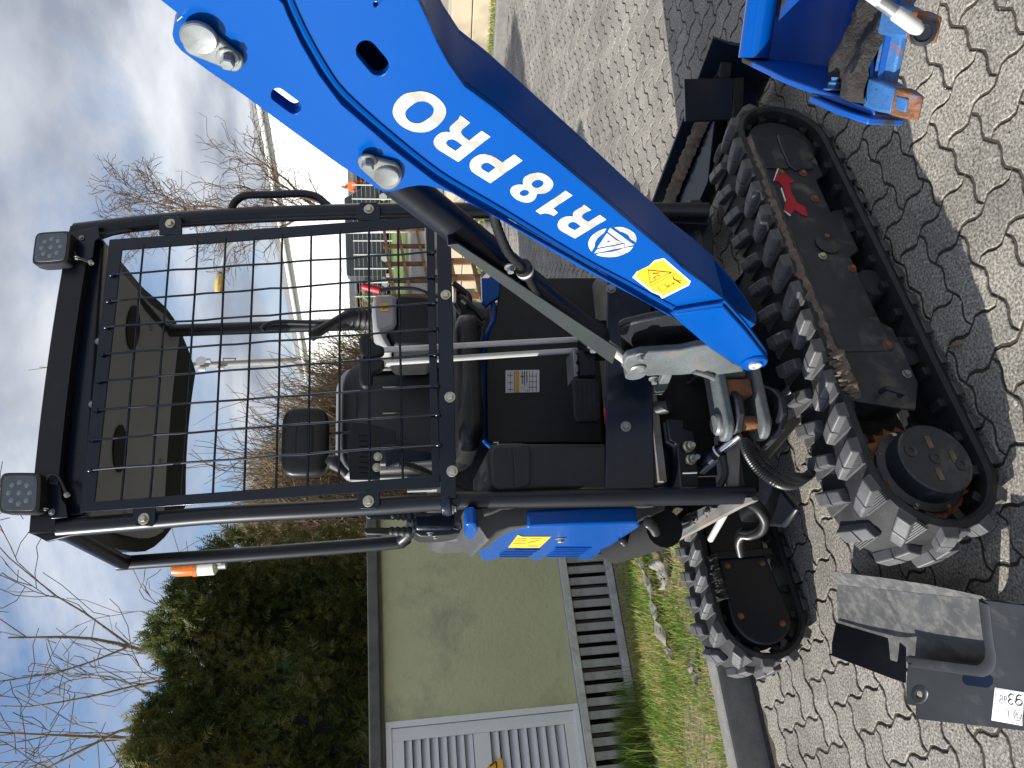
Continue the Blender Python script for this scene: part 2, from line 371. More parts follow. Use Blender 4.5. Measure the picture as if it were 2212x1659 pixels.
pavement = sheet('pavement', pave_poly, -.005, 'joint')
E1 = Vector((math.cos(math.radians(35)), math.sin(math.radians(35)), 0)); E2 = Vector((-E1.y, E1.x, 0))
UN = .1145; G0 = Vector((.762, 1.74, 0)); AMP = .0125; GAP = .0052
def stone_outline(n=5):
    pts = []; 
    def edge(a, b, off):
        for i in range(n):
            t = i / n; s_ = math.sin(2 * math.pi * t) * AMP
            pts.append((a[0] + (b[0] - a[0]) * t + off[0] * s_, a[1] + (b[1] - a[1]) * t + off[1] * s_))
    u = UN
    edge((0, 0), (u, 0), (0, 1)); edge((u, 0), (2 * u, 0), (0, 1))
    edge((2 * u, 0), (2 * u, u), (-1, 0)); 
    edge((2 * u, u), (u, u), (0, -1)); edge((u, u), (0, u), (0, -1)); edge((0, u), (0, 0), (1, 0))
    return [Vector((x - u, y - u / 2)) for x, y in pts]
def inset(pts, d):
    out = []; n = len(pts)
    for i in range(n):
        a, b, c = pts[i - 1], pts[i], pts[(i + 1) % n]
        t = (c - a).normalized(); out.append(b + Vector((-t.y, t.x)) * d)
    return out
o0 = stone_outline(); n0 = len(o0); r0 = inset(o0, GAP); r1 = inset(o0, GAP + .0022)
sv = [(p.x, p.y, -.03) for p in r0] + [(p.x, p.y, -.0022) for p in r0] + [(p.x, p.y, 0) for p in r1]
sf = [tuple(range(2 * n0, 3 * n0))]
for i in range(n0):
    j = (i + 1) % n0; sf += [(i, j, n0 + j, n0 + i), (n0 + i, n0 + j, 2 * n0 + j, 2 * n0 + i)]
stone_me = bpy.data.meshes.new('paving_stone'); stone_me.from_pydata(sv, [], sf); stone_me.materials.append(MAT['paver'])
def inside(p, poly):
    c = False; n = len(poly)
    for i in range(n):
        x1, y1 = poly[i]; x2, y2 = poly[i - 1]
        if (y1 > p.y) != (y2 > p.y) and p.x < (x2 - x1) * (p.y - y1) / (y2 - y1) + x1: c = not c
    return c
def project(P):
    v = P - CAM; w = v.dot(fwd); return (1106 + v.dot(dwn) / w * FOC, 829.5 - v.dot(rgt) / w * FOC, w)
stones = []
for i in range(-60, 110):
    for j in range(-70, 110):
        m4 = (i - j - 1) % 4
        if m4 == 0: c = G0 + E1 * (i + 1) * UN + E2 * (j + .5) * UN; a = math.radians(35)
        elif m4 == 3: c = G0 + E1 * (i + .5) * UN + E2 * (j + 1) * UN; a = math.radians(125)
        else: continue
        if c.y < .2 or not inside(c, pave_poly) or ((c - K0).dot(KN) > -.09 and (c - K0).dot(KD) < KT + .1) or (c - FK1).dot(FN) * 1 > -.1 and (c - FK1).dot(FN) < 3: continue
        px, py, w = project(c)
        if w < .12 or px < 1000 or py < -1400 or py > 3000: continue
        stones.append((c, a, px, py, w))
def visible_rank(s_):
    c, a, px, py, w = s_
    hid = (1500 < px < 2170 and 320 < py < 1230) or (px < 1480 and 560 < py < 1450)    # under or behind the machine
    out = px > 2225 or py < -12 or py > 1672
    return w + (3 if hid else 0) + (6 if out else 0)
stones.sort(key=visible_rank)
rs = random.Random(3)
fv, ff = [], []
svn = np.array(sv)
for k, (c, a, px, py, w) in enumerate(stones):
    tx, ty = rs.uniform(-.005, .005), rs.uniform(-.005, .005); dz = rs.uniform(-.0015, .001)
    M = Matrix.Translation(c + Vector((rs.uniform(-.0008, .0008), rs.uniform(-.0008, .0008), dz))) @ Matrix.Rotation(a + (math.pi if rs.random() < .5 else 0) + rs.uniform(-.006, .006), 4, 'Z') @ Matrix.Rotation(tx, 4, 'X') @ Matrix.Rotation(ty, 4, 'Y')
    if k < 300:
        o = bpy.data.objects.new('paving_stone', stone_me); o.matrix_basis = M; link(o, pavement)
    else:
        A = np.array(M); b = len(fv) * n0 * 3
        fv.append(svn @ A[:3, :3].T + A[:3, 3]); ff += [tuple(b + q for q in f) for f in sf]
far_st = mesh_obj('paving_stones_beyond', np.concatenate(fv), ff, 'paver_far', pavement, smooth=0, origin=False); far_st['kind'] = 'stuff'

# near kerb of single stones and the verge behind it
verge_poly = [tuple((K0 + KN * .05 + KD * t)[:2]) for t in (-6, KT)] + [tuple((K0 + KN * 7 + KD * t)[:2]) for t in (KT, -10)]
verge = sheet('grass_verge', verge_poly, .095, 'soil')
kerb = sheet('kerb', [tuple((K0 + KD * t + KN * u)[:2]) for t, u in ((-6, .012), (KT, .012), (KT, .11), (-6, .11))], .06, 'kerb')
km = MB(); km.box((0, 0, .035), (.494, 0, 0), (0, .055, 0), (0, 0, .105))
k0 = part('kerb_stone', km, 'kerb', kerb, bevel=.014, smooth=0, origin=False)
for i in range(-5, 3):
    M = Matrix.Translation(K0 + KN * .062 + KD * (i * 1.0 + .2) + Vector((0, 0, rs.uniform(-.006, .004)))) @ Matrix.Rotation(math.radians(27) + rs.uniform(-.006, .006), 4, 'Z')
    if i == -5: k0.matrix_basis = M
    else: copy_to(k0, M, kerb)
# far kerb, strip of grass and cream blocks beyond the pavement
fkerb = sheet('far_kerb', [tuple((FK1 + FD * t + FN * u)[:2]) for t, u in ((-14, .01), (8, .01), (8, .12), (-14, .12))], .05, 'kerb')
fk0 = copy_to(k0, Matrix.Identity(4), fkerb)
fa = math.atan2(FD.y, FD.x)
for i in range(-10, 7):
    M = Matrix.Translation(FK1 + FN * .062 + FD * (i * 1.0 + .35)) @ Matrix.Rotation(fa, 4, 'Z')
    if i == -10: fk0.matrix_basis = M
    else: copy_to(k0, M, fkerb)
sheet('far_verge', [tuple((FK1 + FD * t + FN * u)[:2]) for t, u in ((-30, .1), (12, .1), (12, 60), (-30, 60))], .06, 'soil')
def blades(name, n, place, mat_, h=(.03, .08), w=.0035, lean=.6, parent=None, label=None, cat=None):
    P = np.array([place() for _ in range(n)]); a = RNG.uniform(0, 2 * np.pi, n); hh = RNG.uniform(*h, n)
    ln = RNG.uniform(0, lean, n) * hh; d = np.stack([np.cos(a), np.sin(a), 0 * a], 1); s_ = np.stack([-np.sin(a), np.cos(a), 0 * a], 1)
    mid = P + d * (ln * .3)[:, None] + np.array([0, 0, 1.]) * (hh * .6)[:, None]; tip = P + d * ln[:, None] + np.array([0, 0, 1.]) * hh[:, None]
    vs = np.stack([P - s_ * w / 2, P + s_ * w / 2, mid + s_ * w * .4, mid - s_ * w * .4, tip], 1).reshape(-1, 3)
    b = np.arange(n)[:, None] * 5; q = (b + [0, 1, 2, 3]).tolist(); t_ = (b + [3, 2, 4]).tolist()
    o = mesh_obj(name, vs, q + t_, mat_, parent, smooth=0, origin=False)
    return tag(o, label, cat, kind='stuff')
KW0 = Vector((-1.75, 4.76, .12)); KA = Vector((math.cos(math.radians(30.5)), math.sin(math.radians(30.5)), 0)); KWN = Vector((KA.y, -KA.x, 0))
def verge_pt(u0=.1, u1=1.4, t0=-2.4, t1=2.8):
    while True:
        t = rs.uniform(t0, t1); u = rs.uniform(u0, u1) 
        p = K0 + KD * t + KN * u
        if (p - KW0).dot(KWN) < .03: continue
        # tread-worn earth along the kerb stays nearly bare
        if u < .45 and rs.random() < .55: continue
        if math.sin(p.x * 5.1 + p.y * 2.3) + math.sin(p.y * 6.3 - p.x * 3.3 + 1) < -.9 and rs.random() < .75: continue
        return (p.x, p.y, .093)
blades('verge_grass', 42000, verge_pt, 'grass_blade', (.02, .065), .004, .9, label='short green and straw coloured grass between kerb and green kiosk', cat='grass')
def tuft_pt():
    p = KW0 + KA * rs.gauss(-.62, .16) + KWN * abs(rs.gauss(.06, .06)); return (p.x, p.y, .095)
blades('tall_grass', 1400, tuft_pt, 'grass_tuft', (.10, .24), .0045, .75, label='taller lush green tufts of grass at the foot of the slatted plinth', cat='grass')
def far_pt():
    p = FK1 + FD * rs.uniform(-4, 5) + FN * rs.uniform(.13, 1.0); return (p.x, p.y, .06)
blades('far_strip_grass', 9000, far_pt, 'grass_blade', (.03, .07), .008, .8, label='strip of patchy grass behind the far kerb', cat='grass')
bl = thing('cream_block', 'long cream coloured block wall standing on grass behind far kerb', 'block wall', FK1 + FN * 1.15)
for i in range(-3, 5):
    mb = MB(); c = FK1 + FN * 1.4 + FD * (i * 1.6 + .3)
    for z0, z1 in ((.05, .30), (.31, .58)): mb.box(c + Vector((0, 0, (z0 + z1) / 2)), FD * .79, FN * .3, Vector((0, 0, (z1 - z0) / 2)))
    part('block', mb, 'cream', bl, bevel=.012)

# ------------------------------------------------------------------ kiosk
def kp(x, y, off=0.0): return pl(x, y, KW0 + KWN * off, KWN)
def ks(P): d = P - KW0; return d.dot(KA), P.z
ki = thing('transformer_kiosk', 'small olive green rendered transformer kiosk with grey slatted plinth and louvred door', 'kiosk', KW0)
zt = kp(*T(1, 2, [(245, 700)])[0]).z; zb = kp(*T(1, 2, [(1470, 800)])[0]).z
sr = ks(kp(950, 1115))[0]; UPZ = Vector((0, 0, 1))
sdoor = ks(kp(*T(1, 2, [(900, 1340)])[0]))[0]; sl = sdoor - .78
def kx(s_, z, off=0.): return KW0 + KA * s_ + KWN * off + UPZ * (z - KW0.z)
mb = MB(); mb.prism([kx(sdoor, zb, 0), kx(sr, zb, 0), kx(sr, zt, 0), kx(sdoor, zt, 0)], -KWN * .1)
mb.prism([kx(sr, zb, -.101), kx(sr, zt, -.101), kx(sr, zt, -.99), kx(sr, zb, -.99)], -KA * .1)
mb.prism([kx(sl, zb, -.99), kx(sr, zb, -.99), kx(sr, zt, -.99), kx(sl, zt, -.99)], -KWN * .1)
mb.prism([kx(sl, zb, -.1), kx(sl, zt, -.1), kx(sl, zt, -.98), kx(sl, zb, -.98)], KA * .1)
part('wall', mb, 'render_green', ki, smooth=0)
zr = kp(*T(1, 2, [(172, 700)])[0], .07).z
mb = MB(); mb.prism([kx(sl - .1, zt + .002, .07), kx(sr + .1, zt + .002, .07), kx(sr + .1, zt + .002, -1.12), kx(sl - .1, zt + .002, -1.12)], UPZ * (zr - zt))
part('roof', mb, 'concrete_dark', ki, bevel=.008)
mb = MB(); mb.prism([kx(sl, zt + .001, .025), kx(sr, zt + .001, .025), kx(sr, zt + .001, -.02), kx(sl, zt + .001, -.02)], UPZ * -.022)
part('drip_strip', mb, 'concrete_dark', ki)
# slatted plinth
zp0 = .12; zp1 = zb - .045
mb = MB(); mb.prism([kx(sl, zb - .052, .035), kx(sr, zb - .052, .035), kx(sr, zb - .052, -.05), kx(sl, zb - .052, -.05)], UPZ * .05)
part('plinth_top_rail', mb, 'wood_grey', ki, bevel=.004)
mb = MB(); mb.prism([kx(sl, .10, .02), kx(sr, .10, .02), kx(sr, .10, -.03), kx(sl, .10, -.03)], UPZ * .05)
part('plinth_bottom_rail', mb, 'wood_grey', ki, bevel=.004)
mb = MB(); mb.prism([kx(sl, .02, -.12), kx(sr, .02, -.12), kx(sr, zp1, -.12), kx(sl, zp1, -.12)], -KWN * .02); part('plinth_core', mb, 'dark', ki)
SW = .66
gro = [(-.034, 0)]                                     # grooved face of one decking board
for g in range(5):
    x = -.027 + g * .0135
    gro += [(x - .0045, 0), (x - .0035, -.004), (x + .0035, -.004), (x + .0045, 0)]
gro += [(.034, 0), (.034, -.022), (-.034, -.022)]
hh_ = zp1 - .155
mb = MB(); mb.prism([KA * a * SW + KWN * b for a, b in gro], UPZ * hh_)
sl0 = part('slat', mb, 'wood_grey', ki, smooth=0, origin=False); first = True; s_ = sl + .05
mb = MB(); mb.prism([KA * a + KWN * b for a, b in ((-.012, 0), (.012, 0), (.012, -.02), (-.012, -.02))], UPZ * hh_)
bt0 = part('batten', mb, 'wood_dark', ki, smooth=0, origin=False); fb = True
while s_ < sr:
    M = Matrix.Translation(kx(s_, .152, .012 + rs.uniform(-.002, .002)))
    if first: sl0.matrix_basis = M; first = False
    else: copy_to(sl0, M, ki)
    M = Matrix.Translation(kx(s_ + .038, .152, -.03))
    if int(s_ * 10) % 2:
        if fb: bt0.matrix_basis = M; fb = False
        else: copy_to(bt0, M, ki)
    s_ += .076
# door with frame and louvres
dl = sdoor - .70
def dq(a, b, za, zb_, off, th): return [kx(a, za, off), kx(b, za, off), kx(b, zb_, off), kx(a, zb_, off)], -KWN * th
def frame(mb, a, b, za, zb_, w, off, th):
    for q in ((a, a + w, za, zb_), (b - w, b, za, zb_), (a + w, b - w, za, za + w), (a + w, b - w, zb_ - w, zb_)): mb.prism(*dq(*q, off, th))
z0d, z1d = zb + .002, zt - .025
mb = MB(); frame(mb, dl, sdoor + .03, z0d, z1d, .035, .022, .05); part('door_frame', mb, 'door_white', ki, bevel=.003)
door = MB(); frame(door, dl + .038, sdoor - .008, z0d + .03, z1d - .035, .07, .012, .04); dz0, dz1 = z0d + .1, z1d - .105
dm = dz0 + (dz1 - dz0) * .52
door.prism(*dq(dl + .108, sdoor - .078, dm - .045, dm + .055, .008, .03))
do = part('door', door, 'door_white', ki, bevel=.003)
mb = MB(); mb.prism(*dq(dl + .1, sdoor - .07, dz0, dz1, -.06, .02)); part('door_backing', mb, 'dark', do)
def louvre(z): 
    mb = MB(); a, b = dl + .109, sdoor - .079
    mb.prism([kx(a, z, .004), kx(a, z + .012, .004), kx(a, z + .045, -.04), kx(a, z + .039, -.042)], KA * (b - a)); return mb
for za, zb_ in ((dz0, dm - .045), (dm + .055, dz1)):
    n = 8 if za == dz0 else 8
    for i in range(n): part('louvre', louvre(za + (zb_ - za) * (i + .1) / n), 'door_white', do, smooth=0)
mb = MB(); q = [kp(*p, .011) for p in T(1, 2, [(940, 1659), (1000, 1606), (1044, 1598), (1050, 1659), (1052, 1900), (960, 1900)])]
mb.prism(q, KWN * .002); sg = part('warning_sign', mb, 'decal_yellow', ki); sg['label'] = 'yellow high voltage warning plate on the white louvred door'
mb = MB()
for a, b in (((962, 1648), (1003, 1615)), ((1003, 1615), (1010, 1690))):
    pa, pb = [kp(*p, .0145) for p in T(1, 2, [a, b])]; mb.bar(pa, pb, .008, .002, KWN)
part('sign_print', mb, 'ink', sg)

# ------------------------------------------------------------------ thuja hedge behind the kiosk
H0 = KW0 - KWN * 2.05
_ht = []
for x_, y_ in ((285, 1700), (285, 1659), (297, 1560), (303, 1500), (325, 1450), (343, 1400), (358, 1350), (382, 1300), (398, 1260), (425, 1225), (455, 1196), (560, 1180)):
    P_ = pl(x_, y_, H0 + KWN * -.35, KWN); _ht.append(((P_ - H0).dot(KA), P_.z))
_ht.sort(); S_END = _ht[-1][0]
def hedge_top(s_): return float(np.interp(s_, [a for a, b in _ht], [b for a, b in _ht])) - .06 + .09 * math.sin(s_ * 7.7) + .07 * math.sin(s_ * 13.3 + 2)
def hedge_face(s_, z): return .26 * math.sin(s_ * 2.3 + z * 1.1) + .16 * math.sin(s_ * 5.1 - z * 3.3 + 1) + .10 * math.sin(z * 6.1 + s_ * 1.7) - .28 * max(0, z - 2.4)
hd = thing('thuja_hedge', 'tall dense dark green thuja hedge rising behind the green kiosk', 'hedge', H0)
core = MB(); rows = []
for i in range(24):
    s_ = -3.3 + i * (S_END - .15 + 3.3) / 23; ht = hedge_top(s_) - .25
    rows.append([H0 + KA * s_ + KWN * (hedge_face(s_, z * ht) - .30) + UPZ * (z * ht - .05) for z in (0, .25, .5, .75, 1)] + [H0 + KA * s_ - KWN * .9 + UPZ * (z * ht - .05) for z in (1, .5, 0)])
core.rings(rows); part('dark_core', core, 'mud_and_shade', hd)  # solid block added to fill the hedge, dark colour stands for inner shade
def frond():
    v = []; f = []
    L_ = 1.0
    stem = [(0, 0), (.012, 0)]
    pts = [(-.02, 0), (.02, 0), (.012, 1), (-.012, 1)]
    v += pts; f.append((0, 1, 2, 3))
    rf = random.Random(4)
    for k in range(7):
        y = .10 + k * .125 + rf.uniform(-.03, .03); l = .46 * (1 - k / 8.5) * rf.uniform(.6, 1.15)
        for sgn in (-1, 1):
            b = len(v); a = .62
            v += [(0, y - .035), (sgn * l * .55, y + l * a * .35), (sgn * l, y + l * a), (sgn * l * .4, y + l * a * .62), (0, y + .05)]
            f.append((b, b + 1, b + 2, b + 3, b + 4) if sgn > 0 else (b + 4, b + 3, b + 2, b + 1, b))
    return np.array([(x, y, -.12 * y * y + .10 * abs(x)) for x, y in v]), f
FV, FF = frond(); nf = len(FV)
fvs, ffs = [], []
cnt = 0
for _ in range(17000):
    s_ = rs.uniform(-3.2, S_END); ht = hedge_top(s_)
    r = rs.random()
    if r < .24: z = ht - abs(rs.gauss(0, .14)); off = hedge_face(s_, z) - rs.uniform(0, 1.0)
    else:
        z = 1.15 + (ht - 1.15) * rs.random(); off = hedge_face(s_, z) - abs(rs.gauss(0, .12))
        if z < 2.0 and s_ < -.3 and rs.random() < .75: continue
    p = H0 + KA * s_ + KWN * off + UPZ * z
    if r < .24: d = (UPZ * rs.uniform(.6, 1.2) + KA * rs.uniform(-.6, .6) + KWN * rs.uniform(-.5, .6)).normalized()
    else: d = (KWN * rs.uniform(.3, 1.0) + UPZ * rs.uniform(-.35, .9) + KA * rs.uniform(-.8, .8)).normalized()
    x = d.cross(Vector((rs.uniform(-1, 1), rs.uniform(-1, 1), rs.uniform(-1, 1)))).normalized(); nn = x.cross(d)
    sc = rs.uniform(.09, .20)
    A = np.array([x * sc, d * sc, nn * sc])
    fvs.append(FV @ A + np.array(p)); b = cnt * nf; ffs += [tuple(b + q for q in f) for f in FF]; cnt += 1
mesh_obj('foliage', np.concatenate(fvs), ffs, 'thuja', hd, smooth=0)

# ------------------------------------------------------------------ bare trees and shrubs
def branch(mb, rnd, p, d, L_, r, lev, maxlev, spread, kids, seg, wob, upw, minr):
    n = 6 if lev < maxlev else 4; wob = wob * (1 + .35 * lev); pts = [p.copy()]; dd = d.copy()
    for i in range(n):
        dd = (dd + Vector((rnd.gauss(0, wob), rnd.gauss(0, wob), rnd.gauss(0, wob) + upw))).normalized(); p = p + dd * (L_ / n); pts.append(p.copy())
    mb.tube(pts, [max(minr, r * (1 - .62 * i / n)) for i in range(n + 1)], seg if lev < 2 else (4 if lev < maxlev else 3), cap=False)
    if lev >= maxlev: return
    for k in range(kids[lev]):
        t = rnd.uniform(.22, 1.0); q = pts[min(n, int(t * n))].lerp(pts[min(n, int(t * n) + 1)], t * n % 1) if int(t * n) < n else pts[-1]
        ax = Vector((rnd.gauss(0, 1), rnd.gauss(0, 1), rnd.gauss(0, 1))).normalized(); ax = (ax - dd * ax.dot(dd)).normalized()
        nd = (dd * math.cos(spread) + ax * math.sin(spread)).normalized()
        branch(mb, rnd, q, nd, L_ * rnd.uniform(.42, .68), max(minr, r * (1 - .6 * t) * rnd.uniform(.4, .62)), lev + 1, maxlev, spread, kids, seg, wob, upw, minr)
def bare_tree(label, base, top, r, seed, kids=(9, 7, 6, 3), spread=.62, wob=.09, upw=.05, mat_='bark', twig='twig', minr=.006, name='bare_tree', group=None, lev=4, blen=1.0):
    rnd = random.Random(seed); t = thing(name, label, 'tree', base, group)
    base, top = V3(base), V3(top); d = (top - base); L_ = d.length
    tr = MB(); n = 7; pts = [base + d * (i / n) + Vector((rnd.gauss(0, .012 * L_), rnd.gauss(0, .012 * L_), 0)) * (i > 0) for i in range(n + 1)]
    tr.tube(smooth_path(pts, 3), [max(minr, r * (1 - .85 * i / (3 * n))) for i in range(3 * n + 1)], 8); part('trunk', tr, mat_, t)
    cr_ = MB()
    for k in range(kids[0]):
        f = rnd.uniform(.28, .98); q = pts[min(n - 1, int(f * n))].lerp(pts[min(n, int(f * n) + 1)], f * n % 1)
        a = rnd.uniform(0, 2 * math.pi); sp_ = spread * rnd.uniform(.75, 1.25)
        nd = (d.normalized() * math.cos(sp_) + (Vector((math.cos(a), math.sin(a), 0))) * math.sin(sp_)).normalized()
        branch(cr_, rnd, q, nd, (L_ * (.5 - .28 * f) * rnd.uniform(.8, 1.2) + .1 * L_) * blen, r * (1 - .85 * f) * .55, 1, lev - 1, spread, kids, 6, wob, upw, minr)
    part('crown', cr_, twig, t); return t
b = at(560, 1628, 9.6); bare_tree('leafless tree leaning right above the thuja hedge', Vector((b.x, b.y, .0)), at(20, 1375, 9.6), .075, 11, (7, 4, 3, 3), .5, .10, .03, 'bark', 'bark', .0055)
b = at(560, 1760, 8.6); bare_tree('leafless tree at the left edge behind the thuja hedge', Vector((b.x, b.y, .0)), at(-30, 1560, 8.6), .06, 5, (7, 4, 4, 2), .55, .10, .03, 'bark', 'bark', .005)
b = at(800, 470, 24); bare_tree('leafless birch with fine drooping twigs in front of white hall', Vector((b.x, b.y, 0)), at(335, 452, 24), .13, 8, (20, 8, 6, 3), .40, .10, -.004, 'bark_pale', 'twig', .008, blen=.62)
def shrub(label, c, rad, h, n, seed, mat_, name='bare_shrub', r=.0155, droop=0.0):
    rnd = random.Random(seed); t = thing(name, label, 'shrub', c, 'leafless shrubs behind the machine')
    st = MB(); tw = MB(); c = V3(c)
    for i in range(n):
        a = rnd.uniform(0, 2 * math.pi); q = rnd.random() ** .5; b_ = c + Vector((math.cos(a), math.sin(a), 0)) * rad * q * .8
        hh = h * (1 - .55 * q * q) * rnd.uniform(.6, 1.0); d = Vector((math.cos(a) * q * .45 + rnd.gauss(0, .12), math.sin(a) * q * .45 + rnd.gauss(0, .12), 1)).normalized()
        pts = [b_]; p = b_.copy(); m_ = 5
        for k in range(m_):
            d = (d + Vector((rnd.gauss(0, .10), rnd.gauss(0, .10), -droop * k))).normalized(); p = p + d * hh / m_; pts.append(p.copy())
        st.tube(pts, [r * (1.2 - .17 * k) for k in range(m_ + 1)], 3, cap=False)
        for k in range(16):
            f = rnd.uniform(.2, .98); q_ = pts[int(f * m_)].lerp(pts[int(f * m_) + 1], f * m_ % 1)
            dd = (d + Vector((rnd.gauss(0, .55), rnd.gauss(0, .55), rnd.gauss(.05, .4) - droop * 2))).normalized(); l = hh * rnd.uniform(.08, .24)
            tw.tube([q_, q_ + dd * l * .5, q_ + dd * l + Vector((rnd.gauss(0, .1), rnd.gauss(0, .1), 0)) * l], [r * .55, r * .45, r * .3], 3, cap=False)
    part('stem', st, mat_, t); part('crown', tw, mat_, t); return t
def on_gr(y_, Y): p = at(900, y_, Y); return Vector((p.x, p.y, 0))
# overgrown bank behind the yard
gx, gy = 40, 12; vs = []; fs = []
for j in range(gy + 1):
    for i in range(gx + 1):
        x_ = -13 + 17.5 * i / gx; y_ = 16.5 + 12 * j / gy
        e_ = max(0, min(1, (.6 - x_) / 2.2)) * max(0, min(1, j / 4.0)); vs.append((x_, y_, -.04 + e_ * (3.9 + .4 * math.sin(x_ * 1.3) + .2 * math.sin(x_ * 3.7 + y_)) + rs.uniform(-.05, .05)))
for j in range(gy):
    for i in range(gx): a = j * (gx + 1) + i; fs.append((a, a + 1, a + gx + 2, a + gx + 1))
bank = mesh_obj('bank', vs, fs, 'bank', smooth=60); tag(bank, kind='structure')
def brush_pt():
    x_ = rs.uniform(-9, .5); j_ = rs.uniform(1.5, 7); e_ = max(0, min(1, (.6 - x_) / 2.2)) * max(0, min(1, j_ / 4.0)); y_ = 16.5 + j_
    return (x_, y_, -.1 + e_ * (3.9 + .4 * math.sin(x_ * 1.3) + .2 * math.sin(x_ * 3.7 + y_)))
blades('bank_brush', 16000, brush_pt, 'twig_brown', (.5, 1.9), .02, .35, label='brown leafless brush covering the bank behind the machine', cat='brush')
shrub('brown leafless shrub seen right behind the headrest', on_gr(930, 17), 1.5, 4.6, 620, 1, 'twig_brown')
shrub('brown leafless shrub between headrest and left front post', on_gr(1040, 16), 1.5, 5.2, 620, 2, 'twig_brown')
shrub('brown leafless shrub between the two left posts', on_gr(1125, 15.5), 1.3, 4.9, 620, 3, 'twig_brown')
shrub('low brown leafless shrub right of the backrest', on_gr(850, 19), 1.5, 3.4, 460, 4, 'twig_brown')
shrub('brown leafless shrub just right of the thuja hedge', on_gr(1195, 15), 1.2, 4.6, 560, 6, 'twig_brown')
shrub('yellowish willow with hanging twigs beside the mast foot', on_gr(800, 26), 1.7, 4.3, 420, 5, 'twig_yellow', 'willow_shrub', .016, .10)
# ------------------------------------------------------------------ far things: mast, lamp, hall, sheds, cars, fences, worker
def up(P, z): return Vector((P.x, P.y, z))
ma = at(800, 771, 92); tp = at(392, 789, 92)
t = thing('radio_mast', 'tall pale radio mast with antennas and dishes behind the roof', 'mast', up(ma, 0))
top_ = at(98, 795, 92)
mb = MB(); mb.tube([up(ma, 0), at(640, 779, 92), at(480, 786, 92), at(390, 789, 92)], [.46, .38, .32, .28], 12); part('pole', mb, 'mast', t)
mb = MB(); mb.tube([at(390, 789, 92), at(160, 793, 92), at(130, 794, 92)], [.16, .12, .06], 6)
mb.tube([at(150, 795, 92), at(85, 793, 92)], .05, 5); mb.tube([at(128, 790, 92), at(62, 800, 92)], .05, 5); mb.tube([at(108, 788, 92), at(125, 800, 92)], .05, 5); part('antenna', mb, 'mast', t)
for (x0, x1, y_) in ((388, 400, 782), (402, 414, 796), (430, 444, 797), (440, 455, 779), (470, 484, 795), (395, 408, 778)):
    mb = MB(); mb.tube([at(x0, y_, 91.6), at(x1, y_, 91.6)], .28, 8); part('antenna_panel', mb, 'car_white', t)
mb = MB(); c = at(434, 780, 91); mb.lathe(c, Vector((.6, -1, 0)), [(.05, -.2), (.55, 0), (.6, .06), (.4, .02)], 16); part('dish', mb, 'lamp_grey', t)
mb = MB(); 
for x_ in (483, 508): mb.tube([at(x_, 785, 92), at(x_, 774, 92)], .06, 5)
mb.tube([at(481, 774, 92), at(510, 774, 92)], .07, 5); mb.tube([at(500, 790, 92), at(510, 774, 92)], .05, 5); part('service_platform', mb, 'mast', t)
# street lamp
lp = [at(862, 497, 23), at(700, 501, 23), at(560, 505, 23), at(530, 509, 23), at(508, 522, 23), at(494, 540, 23), at(485, 560, 23), at(478, 592, 23)]
t = thing('street_lamp', 'pale grey street lamp with curved arm and yellowed lamp head', 'street lamp', up(lp[0], 0))
mb = MB(); mb.tube([up(lp[0], 0)] + smooth_path(lp, 5), [.07] * 6 + [.065] * (5 * 7 - 4), 10) if False else mb.tube(smooth_path([up(lp[0], 0)] + lp[1:], 5), .065, 10); part('pole', mb, 'lamp_grey', t)
c0, c1 = at(476, 590, 23), at(471, 634, 23); d = (c1 - c0)
mb = MB(); mb.tube([c0, c0 + d * .15, c0 + d * .55, c0 + d * .9, c1], [.07, .13, .17, .13, .05], 10, flat=.8); part('lamp_head', mb, 'lamp_cover', t)
mb = MB(); mb.tube([c0 - d * .05, c0 + d * .1], .085, 10); part('collar', mb, 'hall_grey', t)

# white industrial hall: one long clad wall, a framed block at its near end
A_ = at(652, 786, 62); B_ = at(548, 200, 33)
roofz = A_.z; kB = (roofz - CAMH) / (B_.z - CAMH); B_ = CAM + (B_ - CAM) * kB
hd_ = (up(B_, 0) - up(A_, 0)).normalized(); hn = Vector((hd_.y, -hd_.x, 0)); hn = hn if hn.y < 0 else -hn
t = thing('white_hall', 'large white clad industrial hall with grey roof trim in the distance', 'building', up(A_, 0))
a0 = up(A_, 0) - hd_ * 1.5; a1 = up(B_, 0) + hd_ * 30
mid = up(at(562, 302, 38), 0); smid = (mid - a0).dot(hd_)
mb = MB(); mb.prism([a0, a0 + hd_ * smid, a0 + hd_ * smid + UPZ * roofz, a0 + UPZ * roofz], -hn * 18); part('wall', mb, 'hall_white', t, smooth=0)
mb = MB()
for i in range(1, 22):
    z = roofz * i / 22; mb.box(a0 + hd_ * smid / 2 + UPZ * z + hn * .012, hd_ * smid / 2, hn * .012, UPZ * .02)
part('cladding_joint', mb, 'door_white', t, smooth=0)
mb = MB(); mb.box(a0 + hd_ * smid / 2 + UPZ * (roofz + .12), hd_ * (smid / 2 + .2), hn * .3, UPZ * .16); part('roof_edge', mb, 'hall_grey', t, smooth=0)
mb = MB(); mb.tube([a0 + hn * .35 + UPZ * (roofz - .2), a0 + hd_ * smid + hn * .35 + UPZ * (roofz - .2)], .13, 8); part('gutter', mb, 'lamp_grey', t)
mb = MB(); q = at(600, 517, 50); q = a0 + hd_ * ((up(q, 0) - a0).dot(hd_)) + hn * .15; mb.tube([q + UPZ * roofz * .95, q + UPZ * 0], .09, 6); part('downpipe', mb, 'lamp_grey', t)
mb = MB(); e0 = a0 + hd_ * (smid + .02); mb.prism([e0 + hn * 1.2, e0 + hd_ * 34 + hn * 1.2, e0 + hd_ * 34 + hn * 1.2 + UPZ * (roofz + .9), e0 + hn * 1.2 + UPZ * (roofz + .9)], -hn * 20); part('end_block', mb, 'hall_white', t, smooth=0)
